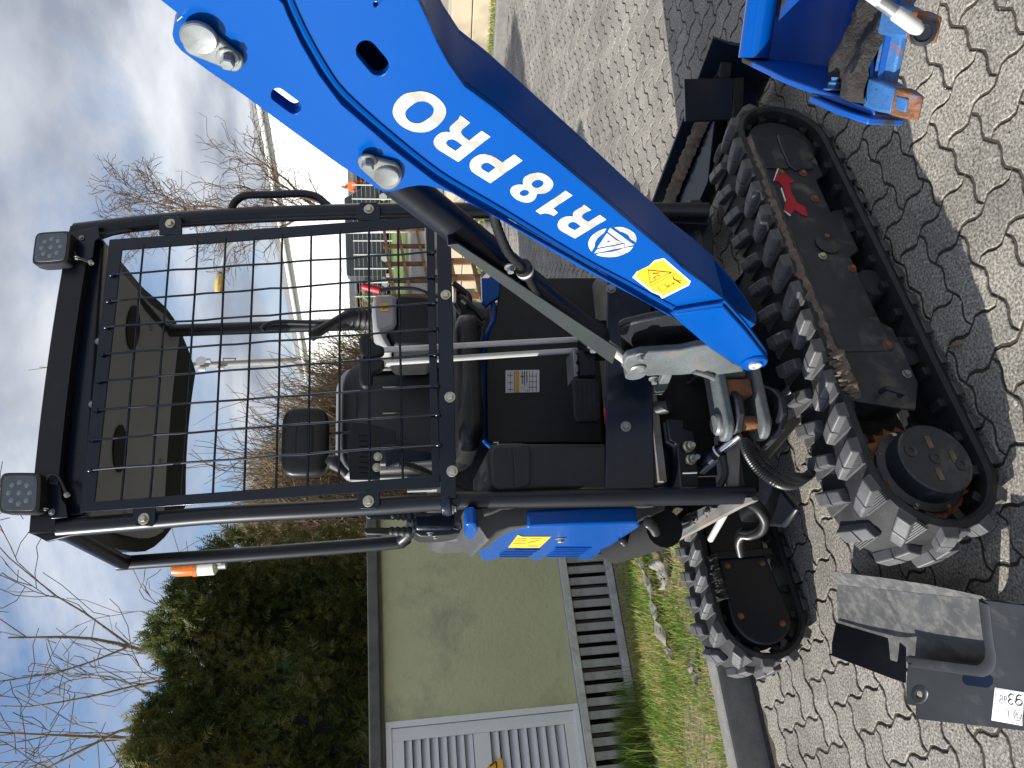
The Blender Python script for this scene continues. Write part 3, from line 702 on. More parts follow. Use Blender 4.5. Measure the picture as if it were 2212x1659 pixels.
mb = MB(); mb.box(e0 + hd_ * 17 + hn * 1.25 + UPZ * (roofz + .95), hd_ * 17.2, hn * .15, UPZ * .3); mb.box(e0 + hd_ * .15 + hn * 1.25 + UPZ * (roofz + .3) * .5, hd_ * .22, hn * .12, UPZ * (roofz + .3) * .5)
mb.box(e0 + hd_ * 17 + hn * 1.25 + UPZ * (roofz - .15), hd_ * 16.5, hn * .10, UPZ * .14); part('trim', mb, 'hall_grey', t, smooth=0)

# low slate-roofed shed with an open front in front of the hall
sA = at(780, 500, 34); sB = at(765, 330, 27)
def low(name, label, x0, x1, y0, y1, Y, mat_, roof_mat, th=4, roofx=None, group=None):
    a, b_ = at(x1, y0, Y), at(x1, y1, Y); tz = at(x0, (y0 + y1) / 2, Y).z
    t = thing(name, label, 'building', up(a, 0), group); a, b_ = up(a, 0), up(b_, 0); n = Vector((0, 1, 0))
    mb = MB(); mb.prism([a, b_, b_ + UPZ * tz, a + UPZ * tz], n * th); part('wall', mb, mat_, t, smooth=0)
    rz = at(roofx or x0 - 8, (y0 + y1) / 2, Y).z
    mb = MB(); e = (b_ - a).normalized() * .4
    mb.prism([a - e + UPZ * (tz + .02) - n * .5, a - e + UPZ * rz + n * 2, a - e + UPZ * (tz + .02) + n * (th + .4)], (b_ - a) + e * 2); part('roof', mb, roof_mat, t, smooth=0); return t, a, b_, tz
t, a, b_, tz = low('site_shed', 'low shed with dark slate roof left of the orange worker', 770, 812, 425, 312, 40, 'hall_grey', 'slate', 5, 747)
for k in range(4):
    q = a.lerp(b_, .12 + k * .25) - Vector((0, .06, 0)); mb = MB(); mb.box(q + UPZ * tz * .52, Vector((1.0, 0, 0)), Vector((0, .05, 0)), UPZ * tz * .42); part('window', mb, 'glass_dark', t)
t, a, b_, tz = low('white_container', 'white site container beside the wire fence behind grab handle', 768, 822, 470, 428, 37, 'car_white', 'car_white', 4, 766)
t, a, b_, tz = low('open_carport', 'long open carport with timber posts behind the right console', 772, 776, 690, 505, 44, 'dark', 'slate', 6, 750)  # solid body, coloured near-black in place of the shade under the roof
for k in range(5):
    q = a.lerp(b_, k / 4) - Vector((0, .4, 0)); mb = MB(); mb.box(q + UPZ * 1.35, Vector((.09, 0, 0)), Vector((0, .09, 0)), UPZ * 1.35); mb.bar(q + UPZ * 2.0, q + UPZ * 2.75 + Vector((.6, 0, 0)), .1, .1); mb.bar(q + UPZ * 2.0, q + UPZ * 2.75 - Vector((.6, 0, 0)), .1, .1); part('post', mb, 'lamp_grey', t)
# parked vehicles
def car(label, y_, Y, mat_, L_=4.2, h=1.5, van=False):
    c = on_gr(y_, Y) + UPZ * 1.2; t = thing('parked_car' if not van else 'parked_van', label, 'car' if not van else 'van', c, 'vehicles parked by the hall')
    prof = [(-.5, .18), (-.5, .55), (-.46, .62), (-.30, .66), (-.20, .98), (.22, 1.0), (.40, .64), (.5, .58), (.5, .18)] if not van else [(-.5, .14), (-.5, .98), (-.46, 1.0), (.30, 1.0), (.40, .62), (.5, .52), (.5, .14)]
    mb = MB(); mb.prism([c + Vector((x * L_, -.85, z * h)) for x, z in prof], Vector((0, 1.7, 0))); part('body', mb, mat_, t, bevel=.06)
    mb = MB(); wn = [(-.29, .66), (-.19, .93), (.20, .95), (.36, .66)] if not van else [(.18, .6), (.18, .92), (.28, .92), (.38, .6)]
    mb.prism([c + Vector((x * L_, -.87, z * h)) for x, z in wn], Vector((0, 1.74, 0))); part('window', mb, 'glass_dark', t)
    for x in (-.31, .31):
        mb = MB(); mb.cyl(c + Vector((x * L_, -.88, .31)), c + Vector((x * L_, -.6, .31)), .31, 16); w_ = part('wheel', mb, 'rubber', t)
        mb = MB(); mb.cyl(c + Vector((x * L_, -.895, .31)), c + Vector((x * L_, -.86, .31)), .18, 12); part('rim', mb, 'lamp_grey', w_)
    return t
car('dark car parked under carport above the red lever', 560, 38, 'car_dark'); car('grey green car parked left of the dark one', 608, 39, 'car_green')
car('red car parked beside the joystick in the background', 672, 40, 'car_red'); car('dark van parked behind the wire fence', 500, 37, 'car_dark', 4.6, 2.1, True)
# grass strip, wire fence, timber rail fence, pale yard slabs
o = mesh_obj('far_lawn', [(-4, 26, .75), (22, 26, .75), (26, 60, 1.25), (26, 34, 1.2), (-6, 34, 1.2), (-6, 60, 1.25)], [(0, 1, 3, 4), (4, 3, 2, 5)], 'grass_far', smooth=0); tag(o, kind='structure')
o = mesh_obj('yard', [(-3, 13.5, .075), (14, 13.5, .075), (20, 26, .752), (-4, 26, .752)], [(0, 1, 2, 3)], 'far_ground', smooth=0); tag(o, kind='structure')
t = thing('wire_fence', 'light wire mesh fence along the lawn before the carport', 'fence', on_gr(600, 34))
for k in range(12):
    p = up(at(830, 700 - k * 30, 33.5), 1.15); mb = MB(); mb.tube([p, p + UPZ * 1.7], .03, 6); part('post', mb, 'lamp_grey', t)
mb = MB(); p0_, p1_ = up(at(830, 700, 33.5), 1.15), up(at(830, 370, 33.5), 1.15)
for k in range(9): mb.bar(p0_ + UPZ * (.15 + k * .19), p1_ + UPZ * (.15 + k * .19), .012, .012)
part('wire', mb, 'lamp_grey', t)
def railfence(label, pts, zs, group):
    t = thing('timber_fence', label, 'fence', pts[0], group)
    for p in pts: mb = MB(); mb.box(p + UPZ * zs[-1] * .52, Vector((.05, 0, 0)), Vector((0, .05, 0)), UPZ * zs[-1] * .55); part('post', mb, 'brown_wood', t, bevel=.006)
    for p, q in zip(pts, pts[1:]):
        for z in zs: mb = MB(); mb.bar(p + UPZ * z - Vector((0, .06, 0)), q + UPZ * z - Vector((0, .06, 0)), .035, .07); part('rail', mb, 'brown_wood', t, bevel=.004)
f0 = [up(gz(930, y_, .0), 0) for y_ in (690, 600, 555, 500, 440)]
f0 = [Vector((at(900, y_, Y).x, Y, .075 + (Y - 13.5) * .054)) for y_, Y in ((640, 16.2), (606, 17), (570, 17.8), (532, 18.6), (495, 19.4))]
railfence('brown timber rail fence before pale concrete slabs, behind the cage', f0, (.35, .8, 1.15), 'timber fences')
f1 = [Vector((at(1000, y_, Y).x, Y, .0)) for y_, Y in ((665, 10.6), (640, 11.0), (600, 11.5), (565, 12.0))]
railfence('small brown timber frame fence on grass below the cross bar', f1, (.2, .55), 'timber fences')
for k, (x_, y_, Y, w_, lab) in enumerate(((905, 540, 14.5, 1.6, 'pale concrete slab lying nearest the lamp post'), (912, 590, 13.6, 1.4, 'pale concrete slab lying under the red lever'), (885, 330, 17, 2.4, 'pale concrete slab lying behind the boom bracket'))):
    c = up(gz(x_, y_), 0); c = Vector((at(x_, y_, Y).x, Y, .075 + max(0, Y - 13.5) * .054)); mb = MB(); mb.box(c + UPZ * .16, Vector((w_, .2, 0)), Vector((-.1, .8, 0)), UPZ * .2); o = part('concrete_slab', mb, 'cream' if k == 2 else 'kerb', bevel=.02); tag(o, lab, 'slab', 'pale slabs in the yard')
# worker in orange overalls
c = at(812, 395, 40); c = Vector((c.x, 40, 1.0 + .0)); base = Vector((at(800, 397, 40).x, 40, at(813, 397, 40).z))
wk = thing('person', 'person in orange hi-vis overalls and white helmet, leaning forward', 'person', base)
def skin_body(name, verts, edges, radii, mat_, parent, sub=1):
    me = bpy.data.meshes.new(name); me.from_pydata([tuple(v) for v in verts], edges, []); o = bpy.data.objects.new(name, me); link(o, parent)
    me.materials.append(MAT[mat_]); sk = o.modifiers.new('skin', 'SKIN')
    for v, r in zip(me.skin_vertices[0].data, radii): v.radius = (r, r)
    me.skin_vertices[0].data[0].use_root = True
    sb = o.modifiers.new('sub', 'SUBSURF'); sb.levels = sub; sb.render_levels = sub; return o
B = base; Pn = lambda x, y, z: B + Vector((x, y, z))
body_v = [Pn(0, 0, .92), Pn(-.05, -.05, 1.15), Pn(-.16, -.12, 1.38), Pn(-.22, -.16, 1.52), Pn(-.26, -.2, 1.66),
          Pn(-.02, -.3, 1.36), Pn(-.06, -.4, 1.1), Pn(-.2, -.5, .98), Pn(-.3, .08, 1.36), Pn(-.4, 0, 1.1), Pn(-.42, -.15, .95),
          Pn(.06, -.1, .85), Pn(.02, -.14, .48), Pn(.08, -.1, .06), Pn(.0, -.2, .03), Pn(.02, .1, .85), Pn(-.02, .12, .48), Pn(.06, .16, .06), Pn(-.03, .1, .03)]
skin_body('body', body_v, [(0, 1), (1, 2), (2, 3), (3, 4), (2, 5), (5, 6), (6, 7), (2, 8), (8, 9), (9, 10), (0, 11), (11, 12), (12, 13), (13, 14), (0, 15), (15, 16), (16, 17), (17, 18)],
          [.17, .16, .18, .06, .10, .08, .065, .045, .08, .065, .045, .11, .085, .06, .05, .11, .085, .06, .05], 'orange_cloth', wk)
mb = MB(); mb.lathe(Pn(-.26, -.2, 1.66), Vector((-.15, -.1, 1)), [(.125, 0), (.13, .03), (.11, .09), (.05, .13)], 14); part('helmet', mb, 'car_white', wk)
mb = MB(); mb.lathe(Pn(-.265, -.21, 1.54), Vector((-.15, -.1, 1)), [(.05, -.02), (.09, .03), (.095, .09), (.09, .13)], 12); part('face', mb, 'skin', wk)
# ================================================================== the mini excavator
B0 = Vector((-.297, 1.721, 0)); TD = Vector((.8434, .5373, 0)); TN = Vector((.5373, -.8434, 0))   # track frame: along, outwards (to camera)
def tk(s_, o, z): return B0 + TD * s_ - TN * o + UPZ * z
ex = thing('mini_excavator', 'blue and black mini excavator with wire front guard and raised blue boom', 'excavator', tk(.7, .69, 0))
X = ex
TW = .235; SC, SR = (.075, .205), .178; IC, IR = (1.335, .198), .168      # sprocket and idler centres, belt radius
def loop_pts(n_arc=14, n_run=24, dr=0.0):
    pts = []
    a0, r0_ = SC, SR + dr; a1, r1_ = IC, IR + dr
    for i in range(n_arc + 1):
        t = math.radians(90 + 180 * i / n_arc); pts.append((a0[0] + r0_ * math.cos(t), a0[1] + r0_ * math.sin(t)))
    for i in range(1, n_run): f = i / n_run; pts.append((a0[0] + (a1[0] - a0[0]) * f, (a0[1] - r0_) * (1 - f) + (a1[1] - r1_) * f))
    for i in range(n_arc + 1):
        t = math.radians(-90 + 180 * i / n_arc); pts.append((a1[0] + r1_ * math.cos(t), a1[1] + r1_ * math.sin(t)))
    for i in range(1, n_run):
        f = i / n_run; pts.append((a1[0] + (a0[0] - a1[0]) * f, (a1[1] + r1_) * (1 - f) + (a0[1] + r0_) * f - .010 * math.sin(math.pi * f)))
    return pts
def build_track(o0_, ds, near):
    """one crawler: o0_ = offset of the side turned to the camera, ds = shift along"""
    q = lambda s_, o, z: tk(s_ + ds, o0_ + o, z)
    tr = MB(); out = loop_pts(); inn = loop_pts(dr=-.026); rs_ = []
    for (a, b), (c, d) in zip(out, inn):
        rs_.append([q(a, .006, b), q(a, TW - .006, b), q(c + (a - c) * .35, TW, d + (b - d) * .35), q(c, TW - .01, d), q(c, .01, d), q(c + (a - c) * .35, 0, d + (b - d) * .35)])
    tr.rings(rs_, cap=False, closed=True)
    belt = part('rubber_track', tr, 'rubber', X)
    pth = [Vector((a, b)) for a, b in out]; pth.append(pth[0]); cum = [0]
    for a, b in zip(pth, pth[1:]): cum.append(cum[-1] + (b - a).length)
    Ltot = cum[-1]
    def frame_at(u):
        u %= Ltot; k = max(i for i in range(len(cum)) if cum[i] <= u + 1e-9); k = min(k, len(pth) - 2)
        a, b = pth[k], pth[k + 1]; f = (u - cum[k]) / max(1e-9, cum[k + 1] - cum[k]); p = a.lerp(b, f); t = (b - a).normalized(); return p, t
    nl = 34
    # one outer tread lug: a stepped chevron block, wider at its root, ribbed foot beside it
    def lugmesh(sgn):
        mb = MB(); w0, w1 = (.004, .108) if sgn < 0 else (TW - .004, TW - .108)
        def blk(a0_, a1_, y0, y1, h0, h1, tp=.006):
            lo = [(a0_[0], y0), (a0_[1], y0), (a1_[1], y1), (a1_[0], y1)]
            hi = [(a0_[0] + tp, y0 + (.004 if y1 > y0 else -.004)), (a0_[1] - tp, y0 + (.004 if y1 > y0 else -.004)), (a1_[1] - tp, y1), (a1_[0] + tp, y1)]
            mb.rings([[Vector((x, y, -.004)) for x, y in lo], [Vector((hi[0][0], hi[0][1], h0)), Vector((hi[1][0], hi[1][1], h0)), Vector((hi[2][0], hi[2][1], h1)), Vector((hi[3][0], hi[3][1], h1))]])
        d_ = (w1 - w0)
        blk((-.036, .014), (-.016, .034), w0, w0 + d_ * .55, .027, .029)
        blk((-.016, .034), (.002, .046), w0 + d_ * .545, w1, .0285, .024)
        return mb
    def ribmesh(sgn):
        mb = MB(); w0, w1 = (.006, .10) if sgn < 0 else (TW - .006, TW - .10)
        for k in range(6):
            x = .016 + k * .0052; mb.box(Vector((x, (w0 + w1) / 2, .0035)), Vector((.0017, 0, 0)), Vector((0, (w1 - w0) / 2, 0)), Vector((0, 0, .0045)))
        return mb
    protos = {}
    for k in range(nl * 2):
        sgn = -1 if k % 2 else 1; u = k * Ltot / (nl * 2)
        p, t = frame_at(u); nrm = Vector((t.y, -t.x)); 
        if not near and o0_ > 1 and False: continue
        ex_, ey_, ez_ = TD * t.x + UPZ * t.y, -TN, TD * nrm.x + UPZ * nrm.y
        org = q(p.x, 0, p.y)
        M = Matrix(((ex_.x, ey_.x, ez_.x, org.x), (ex_.y, ey_.y, ez_.y, org.y), (ex_.z, ey_.z, ez_.z, org.z), (0, 0, 0, 1)))
        for nm_, fn, mt in (('tread_lug', lugmesh, 'rubber_lug'), ('tread_rib', ribmesh, 'rubber_lug')):
            key = (nm_, sgn)
            if key not in LUG:
                LUG[key] = part(nm_, fn(sgn), mt, belt, smooth=0, origin=False, bevel=.004 if nm_ == 'tread_lug' else 0); LUG[key].matrix_basis = M
            else: copy_to(LUG[key], M, belt)
    # drive cogs on the inner face, as small blocks
    cogs = MB()
    for k in range(nl):
        p, t = frame_at(k * Ltot / nl + .01); n2 = Vector((-t.y, t.x)); c = p + n2 * .036
        for oo in (.05, TW - .05): cogs.box(q(c.x, oo, c.y), (TD * t.x + UPZ * t.y) * .013, TN * .022, (TD * n2.x + UPZ * n2.y) * .012)
    part('drive_cog', cogs, 'rubber', belt, bevel=.003, smooth=0)['kind'] = 'stuff'
    return q, belt
LUG = {}
qn, beltn = build_track(0.0, 0.0, True)
qf, beltf = build_track(1.15, -.045, False)
# near track frame: box side plate set inside the belt, stepped lower edge
def tfr(pts, o, th, q=qn): return [q(s_, o, z) for s_, z in pts], -TN * th
mb = MB()
low_ = [(1.36, .31), (1.30, .345), (.34, .345), (.28, .33), (.245, .16), (.33, .115), (.52, .115), (.545, .145), (.80, .145), (.825, .105), (.97, .105), (.99, .14), (1.14, .14), (1.165, .105), (1.30, .105), (1.365, .16)]
mb.prism(*tfr(low_, .022, .012)); 
fr = part('track_frame', mb, 'track_frame', X, bevel=.004); fr['label'] = 'scraped black side plate of the near track frame'
mb = MB(); mb.prism(*tfr([(1.34, .315), (.30, .330), (.30, .345), (1.34, .33)], .0, .2)); mb.prism(*tfr([(1.34, .12), (.30, .12), (.30, .31), (1.34, .31)], .06, .12)); part('track_frame_box', mb, 'track_frame', X, bevel=.004)
# dried mud on the ledge above the side plate
def mudstrip(pts, w, h, seed, nseg=70, mat_='mud', parent=X, name='dried_mud'):
    rnd = random.Random(seed); pts = [V3(p) for p in pts]; mb = MB(); path = smooth_path(pts, max(2, nseg // max(1, len(pts) - 1)))
    rows = []
    for i, p in enumerate(path):
        a = (path[min(i + 1, len(path) - 1)] - path[max(i - 1, 0)]).normalized(); x = w.normalized(); r = []
        for k in range(7):
            f = k / 6 * 2 - 1; hgt = h * (1 - f * f) * rnd.uniform(.45, 1.25) + rnd.uniform(0, .004)
            r.append(p + w * f * rnd.uniform(.85, 1.1) + UPZ * hgt + a * rnd.uniform(-.004, .004))
        rows.append(r)
    n = 7; vs = [p for r in rows for p in r]; fs = [(i * n + j, i * n + j + 1, (i + 1) * n + j + 1, (i + 1) * n + j) for i in range(len(rows) - 1) for j in range(n - 1)]
    mb.add(vs, fs); o = part(name, mb, mat_, parent, smooth=60); return o
mudstrip([qn(.30, .012, .342), qn(.8, .014, .342), qn(1.32, .016, .334)], TN * .024, .020, 4)
mudstrip([qn(.27, .02, .325), qn(.30, .0, .338), qn(.42, -.002, .338)], TN * .026, .032, 5, 40)
# details on the side plate
mb = MB(); mb.prism(*tfr([(1.345, .305), (1.26, .312), (1.19, .312), (1.19, .225), (1.345, .225)], .016, .006)); part('idler_guard', mb, 'track_frame', X, bevel=.004)
mb = MB(); mb.prism(*tfr([(1.36, .215), (1.30, .223), (1.20, .223), (1.18, .205), (1.19, .135), (1.23, .135), (1.25, .115), (1.33, .115), (1.355, .15)], .014, .008)); part('idler_cover', mb, 'track_frame', X, bevel=.006)
mb = MB(); mb.prism(*tfr([(.56, .335), (.44, .335), (.44, .15), (.56, .15)], .019, .004)); part('wear_plate', mb, 'track_frame', X)
mb = MB(); mb.tube([qn(.30, .012, .25), qn(.29, -.02, .255), qn(.275, -.02, .21), qn(.285, .012, .20)], .008, 8); part('lifting_eye', mb, 'cast_dark', X)
mb = MB(); mb.lathe(qn(.85, .02, .205), TN, [(.04, 0), (.04, .004), (.036, .006)], 24); part('access_cover', mb, 'track_frame', X)
for s_, z, m_ in ((.80, .24, 'zinc'), (.88, .20, 'rust'), (.36, .14, 'galv'), (.46, .16, 'rust'), (.75, .16, 'rust'), (1.05, .18, 'rust'), (1.17, .18, 'rust'), (1.17, .26, 'rust')):
    mb = MB(); mb.bolt(qn(s_, .021, z), TN, .009, .008); part('bolt', mb, m_, X)
# red double arrow sticker
C3 = lambda pts: [pl(*p, qn(0, .0205, 0), TN) for p in T(2, 0, pts)]
arrow = [(620, 1080), (725, 1180), (690, 1190), (705, 1255), (742, 1315), (795, 1345), (808, 1405), (770, 1390), (725, 1362), (690, 1400), (655, 1362), (668, 1290), (650, 1215), (625, 1180), (588, 1172)]
mb = MB(); mb.prism(C3(arrow), TN * .0012); o = part('arrow_sticker', mb, 'decal_red', X, smooth=0); o['label'] = 'red travel direction arrow sticker, corners peeling'
mb = MB(); mb.prism(C3([(618, 1078), (586, 1174), (592, 1172), (624, 1090)]), TN * .002); mb.prism(C3([(650, 1365), (690, 1402), (700, 1398), (664, 1372)]), TN * .003); mb.prism(C3([(640, 1215), (668, 1300), (662, 1310), (634, 1225)]), TN * .002); part('sticker_edge', mb, 'decal_plain', o)
# travel motor: hub drum, cover disc, sprocket, guards
hc = (SC[0] + .005, SC[1] - .005)
mb = MB(); teeth = []
for k in range(66):
    a = k * 2 * math.pi / 66; r = .128 + (.016 if k % 3 == 0 else -.002 if k % 3 == 1 else .004); teeth.append(qn(hc[0] + r * math.cos(a), .075, hc[1] + r * math.sin(a)))
mb.prism(teeth, -TN * .03); part('sprocket', mb, 'rust', X)
mb = MB(); mb.lathe(qn(hc[0], .075, hc[1]), TN, [(.115, 0), (.118, .02), (.100, .03), (.097, .082), (.092, .088)], 40); hub = part('travel_motor', mb, 'track_frame', X, smooth=30)
mb = MB(); mb.lathe(qn(hc[0], -.013, hc[1]), TN, [(.097, -.006), (.098, 0), (.094, .004), (.088, .0045), (.087, .003)], 44); part('hub_cover', mb, 'track_frame', hub)
for a, r in ((70, .066), (250, .066), (0, 0)):
    mb = MB(); p = qn(hc[0] + r * math.cos(math.radians(a)), -.0165, hc[1] + r * math.sin(math.radians(a))); mb.lathe(p, TN, [(.017, 0), (.017, .002), (.012, .0035), (.008, .0035), (.008, .001)], 18); part('plug', mb, 'track_frame', hub)
for dx_, dz_ in ((-.045, .01), (.045, .0), (.0, -.05)):
    mb = MB(); c = qn(hc[0] + dx_, -.0172, hc[1] + dz_); mb.box(c, TD * .018, TN * .0006, UPZ * .0075); part('stamp_plate', mb, 'mud', hub)
for k in range(8):
    a = k * math.pi / 4 + .3; mb = MB(); mb.bolt(qn(hc[0] + .11 * math.cos(a), .058, hc[1] + .11 * math.sin(a)), TN, .007, .007); part('bolt', mb, 'zinc' if k % 3 == 0 else 'rust', hub)
mb = MB(); mb.prism(*tfr([(-.02, .10), (-.02, .32), (.10, .335), (.34, .335), (.34, .09), (.10, .07)], .185, .012)); part('motor_guard', mb, 'mud_and_shade', X)
mb = MB(); mb.cyl(qn(IC[0], .04, IC[1]), qn(IC[0], .19, IC[1]), IR - .05, 28); part('idler_wheel', mb, 'cast_dark', X)
for s_ in (.46, .72, .98):
    mb = MB(); mb.cyl(qn(s_, .05, .085), qn(s_, .19, .085), .05, 18); part('track_roller', mb, 'cast_dark', X)
# far track: frame and the D-shaped travel motor cover turned to the camera
cov = []
fc = (.085, .215)
for k in range(17):
    a = math.radians(100 + 165 * k / 16); cov.append((fc[0] - .02 + .118 * math.cos(a), fc[1] + .0 + .118 * math.sin(a)))
cov += [(.285, .125), (.285, .325)]
mb = MB(); mb.prism([qf(a, -.012, b) for a, b in cov], -TN * .10); mc = part('motor_cover', mb, 'black_satin', X, bevel=.008, seg=3); mc['label'] = 'black bolted travel motor cover of the far track'
for a, b in ((.255, .295), (.255, .15), (.06, .295), (.02, .14)):
    mb = MB(); mb.bolt(qf(a, -.012, b), TN, .008, .006); part('bolt', mb, 'rust', X)
mb = MB(); mb.prism([qf(.28, -.03, .345), qf(.28, -.03, .10), qf(.31, -.03, .10), qf(.31, -.03, .345)], -TN * .15); mb.prism([qf(.31, .03, .33), qf(.31, .03, .10), qf(1.33, .03, .10), qf(1.33, .03, .33)], -TN * .18); part('track_frame_box', mb, 'black_satin', X, bevel=.004)
mb = MB(); mb.lathe(qf(fc[0], .10, fc[1]), TN, [(.13, -.02), (.13, .0), (.10, .01)], 32); part('sprocket', mb, 'cast_dark', X)
mudstrip([qf(.30, -.005, .335), qf(.2, -.01, .338), qf(.12, -.01, .335)], TN * .03, .03, 9, 40, 'mud_and_shade')
# cross frame between the tracks, slew bearing
mb = MB(); mb.prism([tk(.45, .22, .36), tk(.95, .22, .36), tk(1.0, .69, .42), tk(.95, 1.16, .36), tk(.45, 1.16, .36), tk(.4, .69, .42)], UPZ * -.13); part('cross_frame', mb, 'black_satin', X, bevel=.01)
mb = MB(); mb.lathe(tk(.7, .69, .40), UPZ, [(.30, 0), (.30, .06), (.27, .06), (.27, .10)], 40); part('slew_bearing', mb, 'cast', X)
# dozer blade at the idler end with its arms, cylinder and caked mud
def bq(s_, o, z): return tk(s_, o, z)
prof = [(0, .30), (-.035, .24), (-.05, .16), (-.04, .07), (0, .0), (.012, .0), (-.026, .07), (-.036, .16), (-.02, .24), (.014, .30)]
BX = 1.86
mb = MB(); mb.prism([bq(BX + a, -.02, b + .03) for a, b in prof], -TN * 1.42); bd_ = part('dozer_blade', mb, 'black_paint', X, bevel=.003)
bp0, bpn = bq(BX - .06, 0, 0), -TD
mb = MB()
for o_ in (.14, .98): mb.prism([bq(.95, o_, .27), bq(BX - .03, o_, .20), bq(BX - .03, o_, .12), bq(.95, o_, .17)], -TN * .12)
arm = part('blade_arm', mb, 'black_paint', X, bevel=.006)
mb = MB(); mb.prism([bq(BX - .04, .05, .285), bq(BX - .30, .42, .275), bq(BX - .30, .62, .275), bq(BX - .04, .95, .285)], UPZ * -.05); part('blade_gusset', mb, 'black_paint', X, bevel=.004)
mudstrip([bq(.98, .2, .258), bq(1.4, .2, .232), bq(BX - .06, .2, .205)], TN * .055, .022, 12)
mudstrip([bq(BX - .10, .10, .28), bq(BX - .09, .45, .29), bq(BX - .09, .95, .29)], TD * .05, .028, 13)
mudstrip([bq(.98, 1.04, .258), bq(1.4, 1.04, .232), bq(BX - .06, 1.04, .205)], TN * .055, .022, 14)
mb = MB(); mb.cyl(bq(1.15, .66, .36), bq(BX - .12, .66, .24), .035, 18); part('blade_cylinder', mb, 'black_paint', X)
mb = MB(); mb.lathe(bq(1.22, .52, .36), UPZ, [(.035, 0), (.035, .03), (.025, .04)], 16); mb.box(bq(1.2, .6, .335), TD * .09, TN * .08, UPZ * .02); part('blade_pin', mb, 'black_paint', X)

fpl = lambda x, y: pl(x, y, tk(1.66, .1, .2), Vector((.25, -.97, 0)))
mb = MB(); mb.prism([fpl(*p) for p in ((1478, 170), (1584, 168), (1582, 258), (1481, 261))], Vector((-.2, .77, 0)) * .015); part('side_shield', mb, 'black_paint', X, bevel=.002)
mb = MB(); mb.prism([fpl(*p) for p in ((1585, 168), (1608, 166), (1605, 238), (1584, 258))], Vector((-.2, .77, 0)) * .015); part('side_shield', mb, 'black_satin', X, bevel=.002)
# ------------------------------------------------------------------ upper structure: axes of the house (r right, f towards camera, z up)
HR = Vector((.9528, .3031, -.0215)).normalized(); HZ = (Vector((0, 0, 1)) - HR * HR.z).normalized(); HF = HR.cross(HZ); HO = Vector((.06, 2.13, 0))
FP0 = Vector((-.300, 2.3395, 2.4147)); FN_ = HR.cross(Vector((.0467, -.1601, -.986))).normalized(); FN_ = FN_ if FN_.dot(HF) > 0 else -FN_
FU = FN_.cross(HR).normalized(); FU = FU if FU.z > 0 else -FU
def hp(r, f, z): return HO + HR * r + HF * f + HZ * z
def fp(x, y, off=0.): return pl(x, y, FP0 + FN_ * off, FN_)
def hf(x, y, f): return pl(x, y, HO + HF * f, HF)
def hz(x, y, z): return pl(x, y, HO + HZ * z, HZ)
def hr(x, y, r): return pl(x, y, HO + HR * r, HR)
def hbox(name, r0, r1, f0, f1, z0, z1, mt, parent=X, bevel=.006):
    mb = MB(); mb.prism([hp(r0, f0, z0), hp(r1, f0, z0), hp(r1, f1, z0), hp(r0, f1, z0)], HZ * (z1 - z0)); return part(name, mb, mt, parent, bevel=bevel)
def plate(name, fn, pts, off, th, nrm, mt, parent=X, bevel=.002, smooth=35):
    mb = MB(); mb.prism([fn(*p, off) for p in pts], nrm * th); return part(name, mb, mt, parent, bevel=bevel, smooth=smooth)
def pad(mb, c, A, B_, C_, e1=.45, e2=.45, nu=20, nv=12):
    c, A, B_, C_ = V3(c), V3(A), V3(B_), V3(C_); sg = lambda w, e: math.copysign(abs(w) ** e, w)
    rows = []
    for i in range(1, nv):
        v = -math.pi / 2 + math.pi * i / nv
        rows.append([c + A * sg(math.cos(v), e1) * sg(math.cos(u), e2) + B_ * sg(math.cos(v), e1) * sg(math.sin(u), e2) + C_ * sg(math.sin(v), e1) for u in [2 * math.pi * k / nu for k in range(nu)]])
    return mb.rings(rows)
def bolts(parent, lst, r=.009, mt='zinc', nm='bolt'):
    for p, n in lst: mb = MB(); mb.bolt(p, n, r, r * .9); part(nm, mb, mt, parent)
def capsule(a, b, r, n=8):
    d = (Vector(b) - Vector(a)).normalized(); ang = math.atan2(d.y, d.x); out = []
    for k in range(n + 1): t = ang - math.pi / 2 + math.pi * k / n; out.append((b[0] + r * math.cos(t), b[1] + r * math.sin(t)))
    for k in range(n + 1): t = ang + math.pi / 2 + math.pi * k / n; out.append((a[0] + r * math.cos(t), a[1] + r * math.sin(t)))
    return out

# deck, floor, frames
hbox('deck', -.43, .56, -.06, -1.30, .555, .60, 'cast_dark')
hbox('floor', -.36, .50, -.10, -.60, .775, .80, 'plate_worn', bevel=.002)
hbox('floor_support', -.34, .48, -.14, -1.2, .601, .774, 'dark', bevel=0)
hbox('engine_hood', -.42, .56, -.85, -1.40, .602, 1.42, 'plastic_grey', bevel=.05)
hbox('seat_base', -.12, .42, -.602, -.85, .801, 1.20, 'black_satin')
